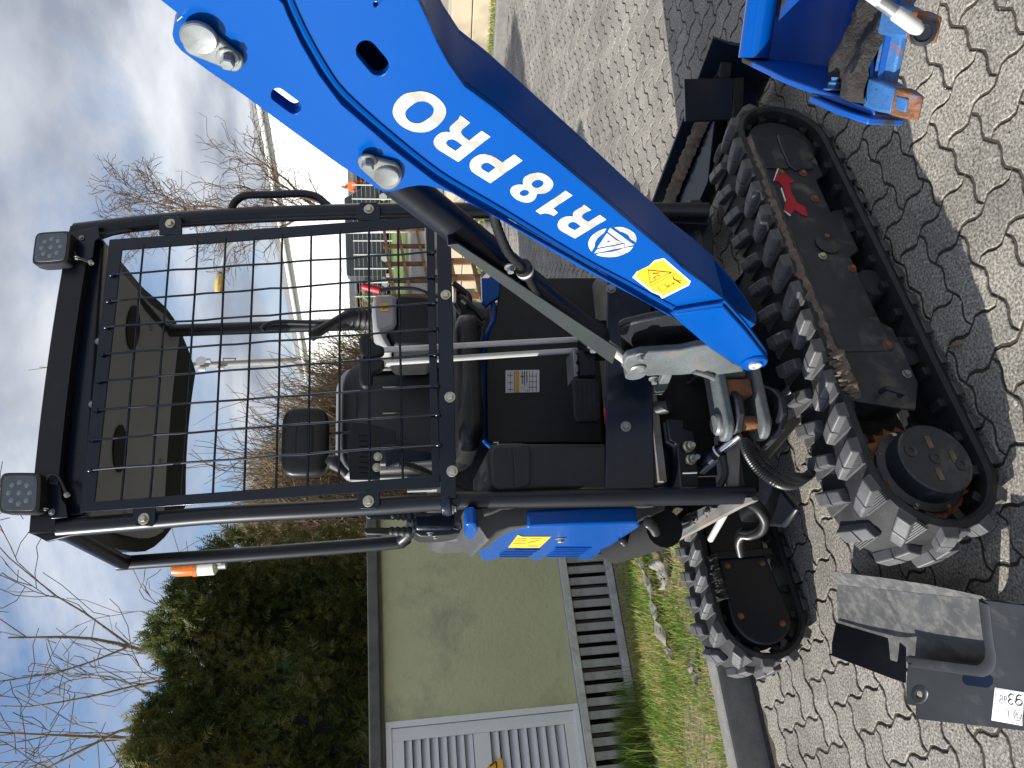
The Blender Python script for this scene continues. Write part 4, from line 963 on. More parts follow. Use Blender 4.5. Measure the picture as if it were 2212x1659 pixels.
# canopy posts
LP = [(1628, 1069), (1475, 1072), (1104, 1079), (980, 1082), (737, 1098), (480, 1112), (333, 1124), (200, 1135), (128, 1141)]
RP = [(165, 499), (330, 480), (500, 467), (700, 459), (920, 455), (1200, 455), (1530, 455)]
mb = MB(); lpp = [fp(*p) for p in LP]; mb.tube(smooth_path(lpp, 5), .0255, 18); part('front_post', mb, 'black_satin', X)
mb = MB(); rpp = [fp(*p) for p in RP]; mb.tube(smooth_path(rpp, 5), .0255, 18); part('front_post', mb, 'black_satin', X)
tl, tr_ = lpp[-1], rpp[0]
rl = hp(-.452, -.83, 2.485); rr_ = hp(.45, -.93, 2.455)
pb = hf(820, 1175, -.80); pc = hf(868, 1163, -.78); pd = hf(893, 1135, -.70)
mb = MB(); mb.tube(smooth_path([tl, tl.lerp(rl, .5), tl.lerp(rl, .93)], 4) + smooth_path([rl + (tl - rl) * .05, rl + HZ * -.012 - HF * .012, rl - HZ * .05 - HF * .016, pb, pc, pd, hp(-.36, -.62, 1.50)], 6), .025, 16); part('rear_post', mb, 'black_satin', X)
mb = MB(); rb = hf(800, 700, -.9)
mb.tube(smooth_path([tr_, tr_.lerp(rr_, .5), tr_.lerp(rr_, .93)], 4) + smooth_path([rr_ + (tr_ - rr_) * .05, rr_ - HZ * .012 - HF * .012, rr_ - HZ * .06 - HF * .016, rb, rb - HZ * .4], 6), .025, 16); part('rear_post', mb, 'black_satin', X)
# rear right grab bar on the rear post
mb = MB(); g = [hf(*p, -.86) for p in ((566, 712), (578, 702), (600, 697), (640, 697), (690, 699), (735, 700), (760, 705))]; mb.tube(smooth_path(g, 5), .012, 10); part('rear_grab_bar', mb, 'black_satin', X)
# roof: curved sheet with beige lining and dark speaker holes
def roofpt(u, v, dz=0.):              # u across 0..1, v front to rear 0..1
    f = -.30 - .84 * v; r = .065 + (u - .5) * .96 * (1 - .42 * max(0, (v - .68) / .32) ** 2.2); z = 2.535 - .03 * v - .30 * max(0, v - .5) ** 1.6 + .012 * (1 - (2 * u - 1) ** 2)
    return hp(r, f, z + dz)
nu, nv = 14, 16
def roofsheet(dz0, dz1, u0, u1, v0, v1):
    mb = MB(); top = [[roofpt(u0 + (u1 - u0) * i / nu, v0 + (v1 - v0) * j / nv, dz1) for i in range(nu + 1)] for j in range(nv + 1)]; bot = [[roofpt(u0 + (u1 - u0) * i / nu, v0 + (v1 - v0) * j / nv, dz0) for i in range(nu + 1)] for j in range(nv + 1)]
    vs = [p for r in top for p in r] + [p for r in bot for p in r]; n = nu + 1; o = (nv + 1) * n; fs = []
    for j in range(nv):
        for i in range(nu): a = j * n + i; fs += [(a, a + 1, a + n + 1, a + n), (o + a, o + a + n, o + a + n + 1, o + a + 1)]
    for i in range(nu): fs += [(i, o + i, o + i + 1, i + 1), (nv * n + i, nv * n + i + 1, o + nv * n + i + 1, o + nv * n + i)]
    for j in range(nv): fs += [(j * n, (j + 1) * n, o + (j + 1) * n, o + j * n), (j * n + nu, o + j * n + nu, o + (j + 1) * n + nu, (j + 1) * n + nu)]
    return mb.add(vs, fs)
roof = part('roof', roofsheet(-.035, .03, 0, 1, 0, 1), 'black_satin', X, smooth=50)
lin = part('roof_lining', roofsheet(-.05, -.037, .05, .95, .07, .84), 'lining', roof, smooth=50)
for u, v in ((.34, .45), (.80, .45)):
    mb = MB(); rg = []
    for k in range(28): a = 2 * math.pi * k / 28; rg.append(roofpt(u + .085 * math.cos(a), v + .07 * math.sin(a), -.0515))
    mb.prism(rg, HZ * -.004); part('speaker_hole', mb, 'dark', roof)
for u, v in ((.12, .55), (.86, .62), (.35, .80), (.13, .81)):
    mb = MB(); mb.bolt(roofpt(u, v, -.051), -HZ, .008, .008); part('bolt', mb, 'galv', roof)
# front beam of the roof
mb = MB(); fb = [(128, 1120), (176, 517)]
a, b = fp(*fb[0], -.01), fp(*fb[1], -.01); mb.prism([a, a - FU * .072, a - FU * .072 - HF * .05, a - HF * .06 + FU * .012], b - a); part('roof_beam', mb, 'black_paint', X, bevel=.012, seg=3)
bolts(X, [(fp(213, 737, .0), FN_), (fp(199, 873, .0), FN_)], .007, 'galv')

# ---------------- wire guard in front
gd = MB()
inn = [(203.5, 1083.5), (263, 539.5), (919.8, 489.5), (933, 1027.6)]
out = [(172, 1107), (236, 517), (937, 466), (950, 1052)]
gd.holes([[fp(*p, .034) for p in out], [fp(*p, .034) for p in inn]], -FN_ * .007)
guard = part('front_guard', gd, 'black_paint', X, bevel=.0015)
topw = [(240, 593), (233, 650), (228, 706), (220, 765), (212, 823), (207, 886), (198, 950), (193, 1015)]
botw = [(936, 544), (937, 597), (938, 654), (940, 710), (941, 766), (943, 833), (945, 895), (947, 960)]
rgtw = [(310, 528), (368, 525), (428, 521), (488, 515), (550, 511), (610, 506), (673, 501), (735, 497), (797, 494), (859, 491)]
lftw = [(262, 1084), (325, 1078), (392, 1071), (460, 1066), (527, 1060), (597, 1054), (665, 1049), (732, 1044), (798.6, 1039), (870, 1034)]
rw = random.Random(2)
for i, (a, b) in enumerate(zip(topw, botw)):
    A, B_ = fp(*a, .041), fp(*b, .041); pts = []
    nn = 20
    for k in range(nn + 1):                      # crimped over and under the cross wires
        t = k / nn; pts.append(A.lerp(B_, t) + FN_ * (.0024 * math.cos(t * math.pi * 10 + (i % 2) * math.pi)) + HR * rw.gauss(0, .0006))
    mb = MB(); mb.tube(pts, .0034, 7); part('wire', mb, 'black_paint', guard)
    for q, s_ in ((A, 1), (B_, -1)): mb = MB(); pad(mb, q + FU * .0, HR * .007, FU * .011, FN_ * .006, 1, 1, 8, 6); part('weld', mb, 'black_paint', guard)
for i, (a, b) in enumerate(zip(rgtw, lftw)):
    A, B_ = fp(*a, .033), fp(*b, .033); mb = MB(); mb.tube([A.lerp(B_, k / 8) + FU * rw.gauss(0, .0006) for k in range(9)], .0034, 7); part('wire', mb, 'black_paint', guard)
def gtab(cx_, cy_, sgn):
    w, l = 25, 36; p = [(cx_ - w, cy_ - sgn * 24), (cx_ - w + 1, cy_ + sgn * (l - 28)), (cx_ - w + 8, cy_ + sgn * (l - 20)), (cx_ + w - 8, cy_ + sgn * (l - 20)), (cx_ + w - 1, cy_ + sgn * (l - 28)), (cx_ + w, cy_ - sgn * 24)]
    plate('guard_tab', fp, p, .0335, .0065, -FN_, 'black_paint', guard); bolts(guard, [(fp(cx_, cy_, .034), FN_)], .0105)
gtab(311, 1121, 1); gtab(796, 1083, 1); gtab(368, 483, -1); gtab(797, 452, -1)
# cross bar under the guard
mb = MB(); a, b = fp(968, 1076, .034), fp(957, 452, .034); mb.prism([a + FU * .021, a - FU * .023, a - FU * .023 - FN_ * .004, a + FU * .016 - FN_ * .004, a + FU * .016 - FN_ * .045, a + FU * .021 - FN_ * .045], b - a); cb_ = part('cross_bar', mb, 'black_paint', X, bevel=.0015)
bolts(cb_, [(fp(963, 637, .035), FN_), (fp(972, 858, .035), FN_), (fp(977, 1018, .035), FN_), (fp(955, 497, .035), FN_)], .0105)
mb = MB(); c = fp(966, 1085, 0); mb.tube([c + (HR * math.cos(t) + FN_ * math.sin(t)) * .031 for t in [2 * math.pi * k / 24 for k in range(24)]], .008, 8, closed=True, flat=2.0); part('clamp', mb, 'black_paint', X)
bolts(X, [(fp(978, 1100, .02), FU * -1)], .009, 'galv')
# grab handle on the right post
g = [fp(*p, .0) for p in ((497, 469), (500, 452), (508, 436), (525, 424), (545, 421), (600, 420), (650, 418), (682, 424), (703, 440), (728, 462))]
mb = MB(); mb.tube(smooth_path(g, 5), .0125, 12); part('grab_handle', mb, 'black_satin', X)
# work lights with their brackets
def light(corners, off, br, lab):
    q = [fp(*p, off) for p in corners]; c = sum(q, Vector()) / 4; e1, e2 = (q[1] - q[0]) / 2, (q[3] - q[0]) / 2; n = FN_
    mb = MB(); loop = []
    for k in range(28):
        a = 2 * math.pi * k / 28; sg = lambda w, e: math.copysign(abs(w) ** e, w); loop.append((sg(math.cos(a), .3), sg(math.sin(a), .3)))
    mb.rings([[c + e1 * x * .90 + e2 * y * .90 - n * .05 for x, y in loop], [c + e1 * x + e2 * y - n * .03 for x, y in loop], [c + e1 * x + e2 * y for x, y in loop], [c + e1 * x * .93 + e2 * y * .93 + n * .002 for x, y in loop]])
    o = part('work_light', mb, 'plastic', X, smooth=40); o['label'] = lab
    mb = MB(); mb.rings([[c + e1 * x * .86 + e2 * y * .86 + n * .0022 for x, y in loop], [c + e1 * x * .85 + e2 * y * .85 + n * .004 for x, y in loop]]); part('lens', mb, 'lens', o)
    for k in range(9):
        a = 2 * math.pi * k / 8; rr = .52 if k < 8 else 0; p = c + e1 * math.cos(a) * rr + e2 * math.sin(a) * rr + n * .004; mb = MB(); mb.lathe(p, n, [(.0075, 0), (.007, .0008), (.004, .0012)], 12); part('led', mb, 'led', o)
    for k in range(13): mb = MB(); y = -.78 + k * .13; mb.box(c + e2 * y + n * .0042, e1 * .8, e2.normalized() * .0007, n * .0005); part('lens_rib', mb, 'lens', o)
    for k in range(3): mb = MB(); mb.box(c - n * .058, e1 * (.7 - k * .0), e2.normalized() * .002, n * .012); 
    for k in range(5): mb = MB(); mb.box(c + e2 * (-.6 + .3 * k) - n * .058, e1 * .7, e2.normalized() * .002, n * .010); part('cooling_fin', mb, 'plastic', o)
    for poly, oo, th in br: plate('light_bracket', fp, poly, oo, th, -FN_, 'black_paint', o)
    return o, c, e1, e2
l1, c1_, a1_, b1_ = light([(3, 1021), (90, 1021), (82, 1110), (-2, 1110)], .075, [([(86, 1044), (100, 1040), (130, 1048), (133, 1078), (142, 1090), (146, 1118), (88, 1122), (80, 1110), (92, 1096), (86, 1086)], .03, .004)], 'square work light at the left end of the roof')
l2, c2_, a2_, b2_ = light([(77, 501), (154, 496), (147, 574), (68, 571)], .075, [([(152, 500), (212, 489), (216, 512), (205, 520), (200, 556), (186, 562), (150, 556), (148, 512)], .035, .004)], 'square work light at the right end of the roof')
for o_, p_ in ((l1, [(98, 1040), (104, 1030), (116, 1026), (128, 1034), (140, 1058), (146, 1072)]), (l2, [(158, 540), (166, 556), (178, 560), (192, 566), (198, 570)])):
    mb = MB(); mb.tube(smooth_path([fp(*p, .045) for p in p_], 5), .0045, 8); part('cable', mb, 'hose', o_)
    mb = MB(); q = p_[-1]; mb.tube([fp(q[0] - 3, q[1] - 6, .045), fp(q[0], q[1], .045)], .0075, 10); part('cable_gland', mb, 'galv', o_)
bolts(l1, [(fp(97, 1098, .05), -HR), (fp(112, 1106, .032), FN_)], .006, 'galv'); bolts(l2, [(fp(166, 556, .05), -HR), (fp(176, 514, .037), FN_)], .006, 'galv')
plate('side_gusset', fp, [(58, 1150), (75, 1142), (240, 1126), (258, 1132), (235, 1142), (150, 1158), (100, 1170), (78, 1158)], .012, .012, -FN_, 'black_satin')
plate('side_gusset', fp, [(168, 506), (186, 494), (250, 487), (290, 497), (240, 506), (200, 520)], .012, .012, -FN_, 'black_satin')

# ---------------- beacon on the left rear post
c = hf(470, 1216, -.95); d = (hf(372, 1222, -.95) - c); L_ = d.length; d.normalize(); sc = L_ / .20
bc_ = MB(); bc_.lathe(c, d, [(.036 * sc, 0), (.054 * sc, .012 * sc), (.054 * sc, .085 * sc)], 28); be = part('beacon', bc_, 'white_plastic', X)
mb = MB(); mb.lathe(c + d * .085 * sc, d, [(.057 * sc, 0), (.057 * sc, .02 * sc), (.053 * sc, .022 * sc), (.052 * sc, .085 * sc), (.047 * sc, .107 * sc), (.03 * sc, .116 * sc)], 28); part('amber_dome', mb, 'amber', be)
mb = MB(); mb.cyl(c + d * .09 * sc, c + d * .15 * sc, .02 * sc, 12); part('lamp', mb, 'chrome', be)
mb = MB(); mb.tube([c - d * .03, c + d * .01], .03 * sc, 14); mb.bar(c, hf(476, 1195, -.86), .03, .02); part('beacon_bracket', mb, 'galv', be)

# ---------------- operator's place: pedestal, seat, consoles, levers, pedals
FV_ = -.60
ped = plate('pedestal_panel', hf, [(1052, 956), (1050, 745), (1060, 712), (1072, 690), (1076, 640), (1060, 618), (1090, 600), (1300, 600), (1300, 956)], FV_ + .012, .012, -HF, 'plastic', bevel=.004)
mb = MB(); mb.tube(smooth_path([hf(*p, FV_ + .006) for p in ((1060, 965), (1047, 952), (1043, 930), (1043, 760), (1046, 735), (1058, 708), (1066, 690), (1064, 650), (1052, 625), (1062, 600))], 4), .009, 10); part('blue_trim', mb, 'blue', X)
plate('side_trim', hf, [(1050, 660), (1078, 640), (1080, 600), (1040, 600), (1042, 650)], FV_ + .03, .03, -HF, 'blue')
st = plate('info_label', hf, [(1092, 800), (1092, 849), (1165, 847), (1165, 799)], FV_ + .0135, .0012, HF, 'decal_plain', ped, 0)
plate('label_band', hf, [(1113, 800.5), (1113, 848), (1121.5, 848), (1121.5, 800.5)], FV_ + .0149, .0006, HF, 'decal_yellow', st, 0)
for x0, x1, y0, y1 in ((1124, 1134, 812, 814), (1127, 1129, 802, 830), (1132, 1134, 802, 832), (1137, 1139, 802, 828), (1143, 1144, 802, 846), (1150, 1151, 802, 846), (1158, 1159, 806, 846), (1142, 1160, 812, 813), (1142, 1160, 824, 825), (1142, 1160, 836, 837), (1096, 1108, 810, 811), (1102, 1103, 804, 818), (1097, 1108, 826, 827), (1102, 1103, 822, 832), (1097, 1108, 841, 842), (1102, 1103, 836, 846), (1110.5, 1111.5, 801, 848)):
    plate('label_line', hf, [(x0, y0), (x0, y1), (x1, y1), (x1, y0)], FV_ + .0150, .0005, HF, 'ink', st, 0)
mb = MB(); tri = [hf(*p, FV_ + .0150) for p in ((1126, 838), (1140, 831), (1140, 845))]; mb.tube(tri, .0009, 4, closed=True); part('label_triangle', mb, 'ink', st)
# seat
sr0 = .0; zc = 1.25
mb = MB(); pad(mb, hp(.065, -.585, 1.31), HR * .235, HF * .25, HZ * .048, .5, .35, 28, 14); seat = part('seat_cushion', mb, 'vinyl', X, smooth=60)
mb = MB(); pad(mb, hp(.035, -.78, 1.50), HR * .225, HF * .075 + HZ * .012, HZ * .25 - HF * .05, .42, .38, 30, 16)
pad(mb, hp(.035, -.715, 1.50), HR * .155, HF * .03, HZ * .20 - HF * .04, .35, .5, 26, 12); bk = part('seat_back', mb, 'vinyl', X, smooth=60)
for dr_ in (-.17, .19): mb = MB(); pad(mb, hp(.035 + dr_, -.715, 1.47), HR * .038, HF * .045, HZ * .20 - HF * .03, .6, .6, 16, 12); part('side_bolster', mb, 'vinyl', bk, smooth=60)
for k in range(3): mb = MB(); mb.tube([hp(-.07 + k * .10, -.682, 1.36), hp(-.07 + k * .10, -.688, 1.44), hp(-.07 + k * .10, -.70, 1.60)], .006, 6); part('seam', mb, 'vinyl', bk)
hcen = hf(661, 957, -.76); mb = MB(); pad(mb, hcen, HR * .128, HF * .045, HZ * .085, .5, .35, 30, 14); hd2 = part('headrest', mb, 'vinyl', X, smooth=60)
mb = MB(); pad(mb, hcen + HF * .036, HR * .066, HF * .012, HZ * .034, .5, .3, 24, 10); part('headrest_inset', mb, 'vinyl', hd2, smooth=60)
for dr_ in (-.035, .035): mb = MB(); mb.cyl(hcen + HR * dr_ - HZ * .05, hcen + HR * dr_ - HZ * .18, .006, 10); part('headrest_rod', mb, 'black_satin', hd2)
mb = MB(); pad(mb, hp(.03, -.86, 1.56), HR * .23, HF * .05, HZ * .22, .4, .35, 24, 10); part('seat_shell', mb, 'grey_gloss', X, smooth=60)
# right console
cs = plate('right_console', hf, T(1, 1, [(355, 238), (470, 240), (560, 250), (600, 300), (600, 590), (345, 596), (300, 520), (290, 490), (345, 462), (360, 430)]), -.36, .30, -HF, 'plastic', bevel=.03)
cap_ = plate('console_cap', hf, T(1, 1, [(205, 262), (232, 243), (340, 243), (357, 262), (358, 432), (338, 466), (284, 486), (296, 520), (338, 596), (272, 600), (240, 540), (207, 470), (196, 370)]), -.345, .20, -HF, 'grey_gloss', bevel=.016)
plate('console_sticker', hf, T(1, 1, [(252, 308), (306, 302), (306, 352), (254, 356)]), -.338, .001, HF, 'decal_yellow', cap_, 0)
for q in ([(266, 330), (274, 342)], [(276, 336), (292, 336)], [(292, 322), (300, 340)]):
    mb = MB(); mb.tube([hf(*p, -.3365) for p in T(1, 1, q)], .0012, 5); part('sticker_print', mb, 'ink', cap_)
bl0, bl1 = hf(800, 688, -.42), hf(752, 684, -.40); d = bl1 - bl0
mb = MB(); mb.tube([bl0.lerp(bl1, k / 16) for k in range(17)], [(.040 - .010 * k / 16) * (1.0 if k % 4 in (1, 2) else .80) for k in range(17)], 18); part('joystick_boot', mb, 'plastic', X, smooth=60)
mb = MB(); mb.tube(smooth_path([hf(762, 683, -.40), hf(740, 688, -.38), hf(706, 706, -.36), hf(676, 724, -.35), hf(668, 728, -.35)], 4), [.030, .027, .025, .021, .018, .017, .016, .016, .016, .016, .017, .018, .018, .018, .017, .012, .008], 14); part('joystick', mb, 'plastic', X, smooth=60)
mb = MB(); mb.tube(smooth_path([hf(*p, -.33) for p in ((818, 627), (850, 623), (890, 623), (915, 630), (938, 640), (975, 655))], 5), .0065, 10); rl_ = part('safety_lever', mb, 'black_satin', X)
mb = MB(); mb.tube([hf(781, 617, -.33), hf(784, 618, -.33), hf(816, 626, -.33), hf(821, 628, -.33)], [.008, .0125, .0125, .011], 12); part('red_grip', mb, 'red_grip', rl_)
# hoses and straps below the right console
for k, pts in enumerate(([(990, 640), (1010, 655), (1030, 672), (1045, 690)], [(985, 655), (1000, 680), (1020, 690), (1040, 705)], [(980, 612), (1000, 628), (1012, 640), (1015, 660)])):
    mb = MB(); mb.tube(smooth_path([hf(*p, -.42 - .03 * k) for p in pts], 5), .011, 10); part('cable_bundle', mb, 'hose', X)
plate('console_support', hf, [(985, 620), (1040, 680), (1040, 720), (985, 740)], -.5, .15, -HF, 'black_satin')
# travel levers
for i, (a, b, gy) in enumerate((((826, 756), (1247, 733), 0), ((826, 784), (1246, 757), 1))):
    mb = MB(); A, B_ = hf(*a, -.24), hf(*b, -.27); mb.tube([A, B_], .0095, 14); lv = part('travel_lever', mb, 'lever_metal', X)
    mb = MB()
    if i == 0: pts = [(779, 722), (790, 718), (800, 728), (812, 742), (830, 748), (830, 764), (818, 768), (800, 772), (783, 772), (777, 760), (775, 735)]
    else: pts = [(777, 775), (800, 774), (830, 776), (831, 792), (822, 799), (806, 806), (804, 832), (792, 838), (781, 835), (775, 815)]
    mb.prism([hf(*p, -.225) for p in pts], -HF * .03); part('grip', mb, 'plastic', lv, bevel=.008, seg=3)
hbox('lever_base', .09, .20, -.22, -.32, .86, .95, 'black_satin')
# pedals
mb = MB(); pc_ = hf(1268, 864, -.20); mb.prism([hf(*p, -.20) for p in ((1236, 822), (1242, 816), (1288, 818), (1296, 826), (1300, 902), (1294, 911), (1246, 911), (1240, 900))], -HF * .02); pdl = part('foot_pedal', mb, 'rubber', X, bevel=.006, seg=3)
for k in range(5): mb = MB(); x_ = 1246 + k * 10; mb.bar(hf(x_, 826, -.1985), hf(x_ + 3, 903, -.1985), .003, .003, HF); part('tread_bar', mb, 'rubber', pdl)
plate('folding_pedal', hf, [(1237, 752), (1246, 750), (1247, 757), (1244, 762), (1248, 768), (1248, 778), (1244, 783), (1249, 790), (1250, 800), (1246, 806), (1250, 812), (1241, 814)], -.21, .10, -HF, 'galv', bevel=.002)
plate('pedal_bracket', hf, [(1250, 756), (1285, 760), (1290, 810), (1252, 812)], -.25, .05, -HF, 'cast_dark')
plate('red_stop', hf, [(1306, 880), (1312, 885), (1318, 945), (1309, 905)], -.12, .02, -HF, 'red_grip')
# front kick plate and lower skirts
kp_ = plate('kick_plate', fp, [(1313, 480), (1307, 1058), (1415, 1060), (1402, 480)], -.03, .012, -FN_, 'black_paint', bevel=.004)
bolts(kp_, [(fp(1352, 921, -.028), FN_), (fp(1320, 624, -.028), FN_)], .010, 'galv')
plate('front_skirt', fp, [(1415, 468), (1538, 470), (1545, 620), (1470, 700), (1412, 720)], -.06, .03, -FN_, 'black_paint', bevel=.004)
plate('seat_belt_box', fp, [(1440, 445), (1450, 442), (1538, 470), (1530, 485), (1445, 480)], -.02, .06, -FN_, 'black_satin')
# left console with storage moulding
lc = plate('left_console', hf, [(1064, 957), (1316, 957), (1316, 1060), (1078, 1060), (1058, 1050), (1054, 975)], -.10, .45, -HF, 'plastic', bevel=.014)
plate('console_recess', hf, T(1, 1, [(1108, 1235), (1215, 1230), (1225, 1300), (1222, 1480), (1150, 1505), (1125, 1500), (1120, 1400)]), -.098, .006, HF, 'plastic', lc, bevel=.004)
plate('console_lid', hf, T(1, 1, [(955, 1300), (1030, 1255), (1035, 1395), (1025, 1470), (985, 1478), (940, 1445)]), -.16, .06, -HF, 'galv', lc, bevel=.004)
# left control bracket with slots, ball lever, arm and hose
CR3 = lambda pts: K(1000, 1450, .434, pts)
lb = plate('control_bracket', hf, CR3([(890, 482), (1048, 500), (1284, 566), (1284, 690), (1145, 690), (1142, 1010), (868, 1012), (848, 700)]), -.40, .012, -HF, 'black_satin', bevel=.002)
for k in range(9): 
    q = CR3([(955, 610 + k * 48), (1035, 612 + k * 48)]); mb = MB(); mb.bar(hf(*q[0], -.3985), hf(*q[1], -.3985), .003, .003, HF); part('slot', mb, 'dark', lb)
bolts(lb, [(hf(*CR3([(1125, 803)])[0], -.385), HF), (hf(*CR3([(1115, 900)])[0], -.385), HF)], .009)
mb = MB(); q = CR3([(660, 868), (690, 850), (720, 850), (760, 890), (800, 925), (840, 960)]); mb.tube([hf(*p, -.36) for p in q], [.010, .021, .024, .018, .013, .012], 14); part('ball_lever', mb, 'plastic', X, smooth=60)
plate('bracket_arm', hf, CR3([(1190, 745), (1300, 725), (1610, 755), (1625, 835), (1300, 860), (1195, 905)]), -.37, .03, -HF, 'black_paint', bevel=.004)
mb = MB(); ribbed(mb, [hf(*p, -.34) for p in CR3([(1320, 862), (1420, 890), (1530, 930), (1640, 985), (1760, 1030), (1860, 1090), (1950, 1130), (2040, 1150)])], .011, .006); part('conduit', mb, 'hose', X, smooth=60)
plate('tank_cover', hf, [(878, 985), (905, 1005), (945, 1022), (945, 1058), (880, 1060)], -.80, .04, -HF, 'grey_gloss')
# lever box outside the left post
C7 = lambda pts: K(1500, 1900, .4069, pts)
lbx = plate('lever_box', hf, C7([(300, 290), (715, 285), (715, 455), (350, 460), (310, 430)]), -.34, .12, -HF, 'black_paint', bevel=.012)
plate('box_flange', hf, C7([(330, 462), (720, 452), (768, 470), (765, 490), (640, 515), (500, 525), (380, 520), (330, 490)]), -.36, .16, -HF, 'panel_black', bevel=.004)
for pts in ([(300, 320), (265, 318), (200, 318), (90, 318)], [(300, 480), (262, 474), (200, 466), (75, 470)]):
    A, B_ = hf(*C7([pts[0]])[0], -.36), hf(*C7([pts[3]])[0], -.36); mb = MB(); mb.tube([A.lerp(B_, k / 12) for k in range(13)], [.017 * (1 if k % 3 else .8) - .0003 * k for k in range(13)], 14); bo = part('lever_boot', mb, 'plastic', X, smooth=60)
    q = C7([pts[3]])[0]; plate('lever_handle', hf, [(q[0] + 2, q[1] - 8), (q[0] + 2, q[1] + 8), (q[0] - 48, q[1] + 7), (q[0] - 54, q[1] + 2), (q[0] - 54, q[1] - 5), (q[0] - 48, q[1] - 8)], -.355, .02, -HF, 'plastic', bo, .004)
bolts(X, [(hf(*C7([(475, 485)])[0], -.33), -HR), (hf(*C7([(530, 520)])[0], -.33), -HR)], .007, 'galv')
mb = MB(); mb.tube([hf(*p, -.4) for p in C7([(700, 410), (760, 420), (800, 400), (840, 430)])], .010, 10); part('hose_fitting', mb, 'galv', X)
mb = MB(); mb.tube(smooth_path([hf(*p, -.42) for p in C7([(820, 270), (830, 330), (880, 390), (940, 400), (985, 380)])], 5), .012, 10); part('hose_loop', mb, 'hose', X)
# left side cover (blue) with mesh fields and the plastic fender above it
RL = -.475
bc2 = [(1003, 1136), (1003, 1158), (1010, 1166), (1026, 1172), (1031, 1192), (1042, 1210), (1060, 1212), (1080, 1204), (1145, 1205), (1152, 1211), (1165, 1211), (1176, 1204), (1245, 1204), (1258, 1210), (1276, 1209), (1384, 1138), (1378, 1131), (1230, 1136), (1140, 1140), (1090, 1152), (1060, 1172), (1045, 1166), (1036, 1150), (1028, 1134)]
scv = plate('side_cover', hr, bc2, RL, .05, HR, 'blue', bevel=.008)
for poly in ([(1078, 1203), (1082, 1196), (1090, 1188), (1165, 1187), (1140, 1204)], [(1180, 1203), (1200, 1184), (1278, 1182), (1248, 1203)]):
    mp = plate('mesh_field', hr, poly, RL - .0015, .002, HR, 'blue_bucket', scv, 0)
    mb = MB(); x0, x1 = min(p[0] for p in poly), max(p[0] for p in poly)
    cx_ = sum(p[0] for p in poly) / len(poly); cy_ = sum(p[1] for p in poly) / len(poly)
    for k in range(34):
        for j in range(6):
            x_, y_ = x0 + (x1 - x0) * (k + .5 * (j % 2)) / 34, 1184 + j * 3.7; c_ = Vector((x_, y_, 0)); ins = False; n_ = len(poly)
            for i in range(n_):
                xa, ya = poly[i]; xb, yb = poly[i - 1]
                if (ya > y_) != (yb > y_) and x_ < (xb - xa) * (y_ - ya) / (yb - ya) + xa: ins = not ins
            if ins: p = hr(x_, y_, RL - .003); mb.box(p, HF * .014, HR * .002, HZ * .0016)
    o = part('mesh_strand', mb, 'blue', scv, smooth=0); o['kind'] = 'stuff'
stk = plate('side_sticker', hr, C7([(1232, 626), (1325, 505), (1370, 522), (1645, 522), (1535, 628), (1380, 630)]), RL - .001, .001, -HR, 'decal_orange', scv, 0)
for q in ([(1310, 545), (1415, 540)], [(1300, 565), (1410, 562)], [(1285, 590), (1395, 588)], [(1440, 545), (1560, 540)], [(1425, 612), (1510, 615)], [(1430, 580), (1520, 560)]):
    mb = MB(); A, B_ = [hr(*p, RL - .0022) for p in C7(q)]; mb.bar(A, B_, .010, .0008, HR); part('sticker_print', mb, 'ink', stk)
bolts(scv, [(hr(*C7([(1740, 540)])[0], RL - .001), -HR)], .012, 'galv')
fd = plate('fender', hf, [(1010, 1092), (1014, 1118), (1034, 1142), (1050, 1166), (1058, 1168), (1075, 1150), (1100, 1142), (1140, 1138), (1230, 1134), (1378, 1129), (1392, 1120), (1436, 1102), (1440, 1084), (1010, 1086)], -.13, .5, -HF, 'plastic_grey', bevel=.02)
plate('fender_ridge', hf, [(1040, 1116), (1060, 1112), (1085, 1102), (1130, 1096), (1360, 1092), (1380, 1098), (1420, 1094), (1420, 1084), (1040, 1084)], -.12, .03, -HF, 'plastic_grey', bevel=.008)
mb = MB(); mb.cyl(hp(-.47, -.32, .72), hp(-.47, -.9, .72), .06, 18); part('exhaust_box', mb, 'dark', X)
for pts in ([(1345, 1165), (1360, 1178), (1385, 1182), (1408, 1176), (1418, 1160), (1412, 1140), (1400, 1128)], [(1340, 1176), (1370, 1186), (1400, 1188), (1416, 1176)]):
    mb = MB(); ribbed(mb, [hr(*p, RL - .005) for p in pts], .013, .008); part('drain_hose', mb, 'hose', X, smooth=60)
# worn deck edge with bolts on the lower left
de = plate('deck_edge', hz, [(1436, 1086), (1560, 1075), (1622, 1074), (1628, 1082), (1596, 1096), (1438, 1180), (1418, 1178), (1412, 1164)], .60, .016, -HZ, 'plate_worn')
plate('edge_gusset', hz, [(1440, 1150), (1480, 1112), (1530, 1090), (1540, 1098), (1500, 1128), (1450, 1165)], .625, .02, -HZ, 'cast', de)
bolts(de, [(hz(1528, 1107, .628), HZ), (hz(1502, 1122, .628), HZ), (hz(1428, 1160, .61), HZ)], .010)
mb = MB(); mb.tube(smooth_path([hz(*p, .64) for p in ((1432, 1126), (1445, 1136), (1470, 1140), (1490, 1132), (1498, 1122))], 5), .006, 8); part('cable', mb, 'hose', de)
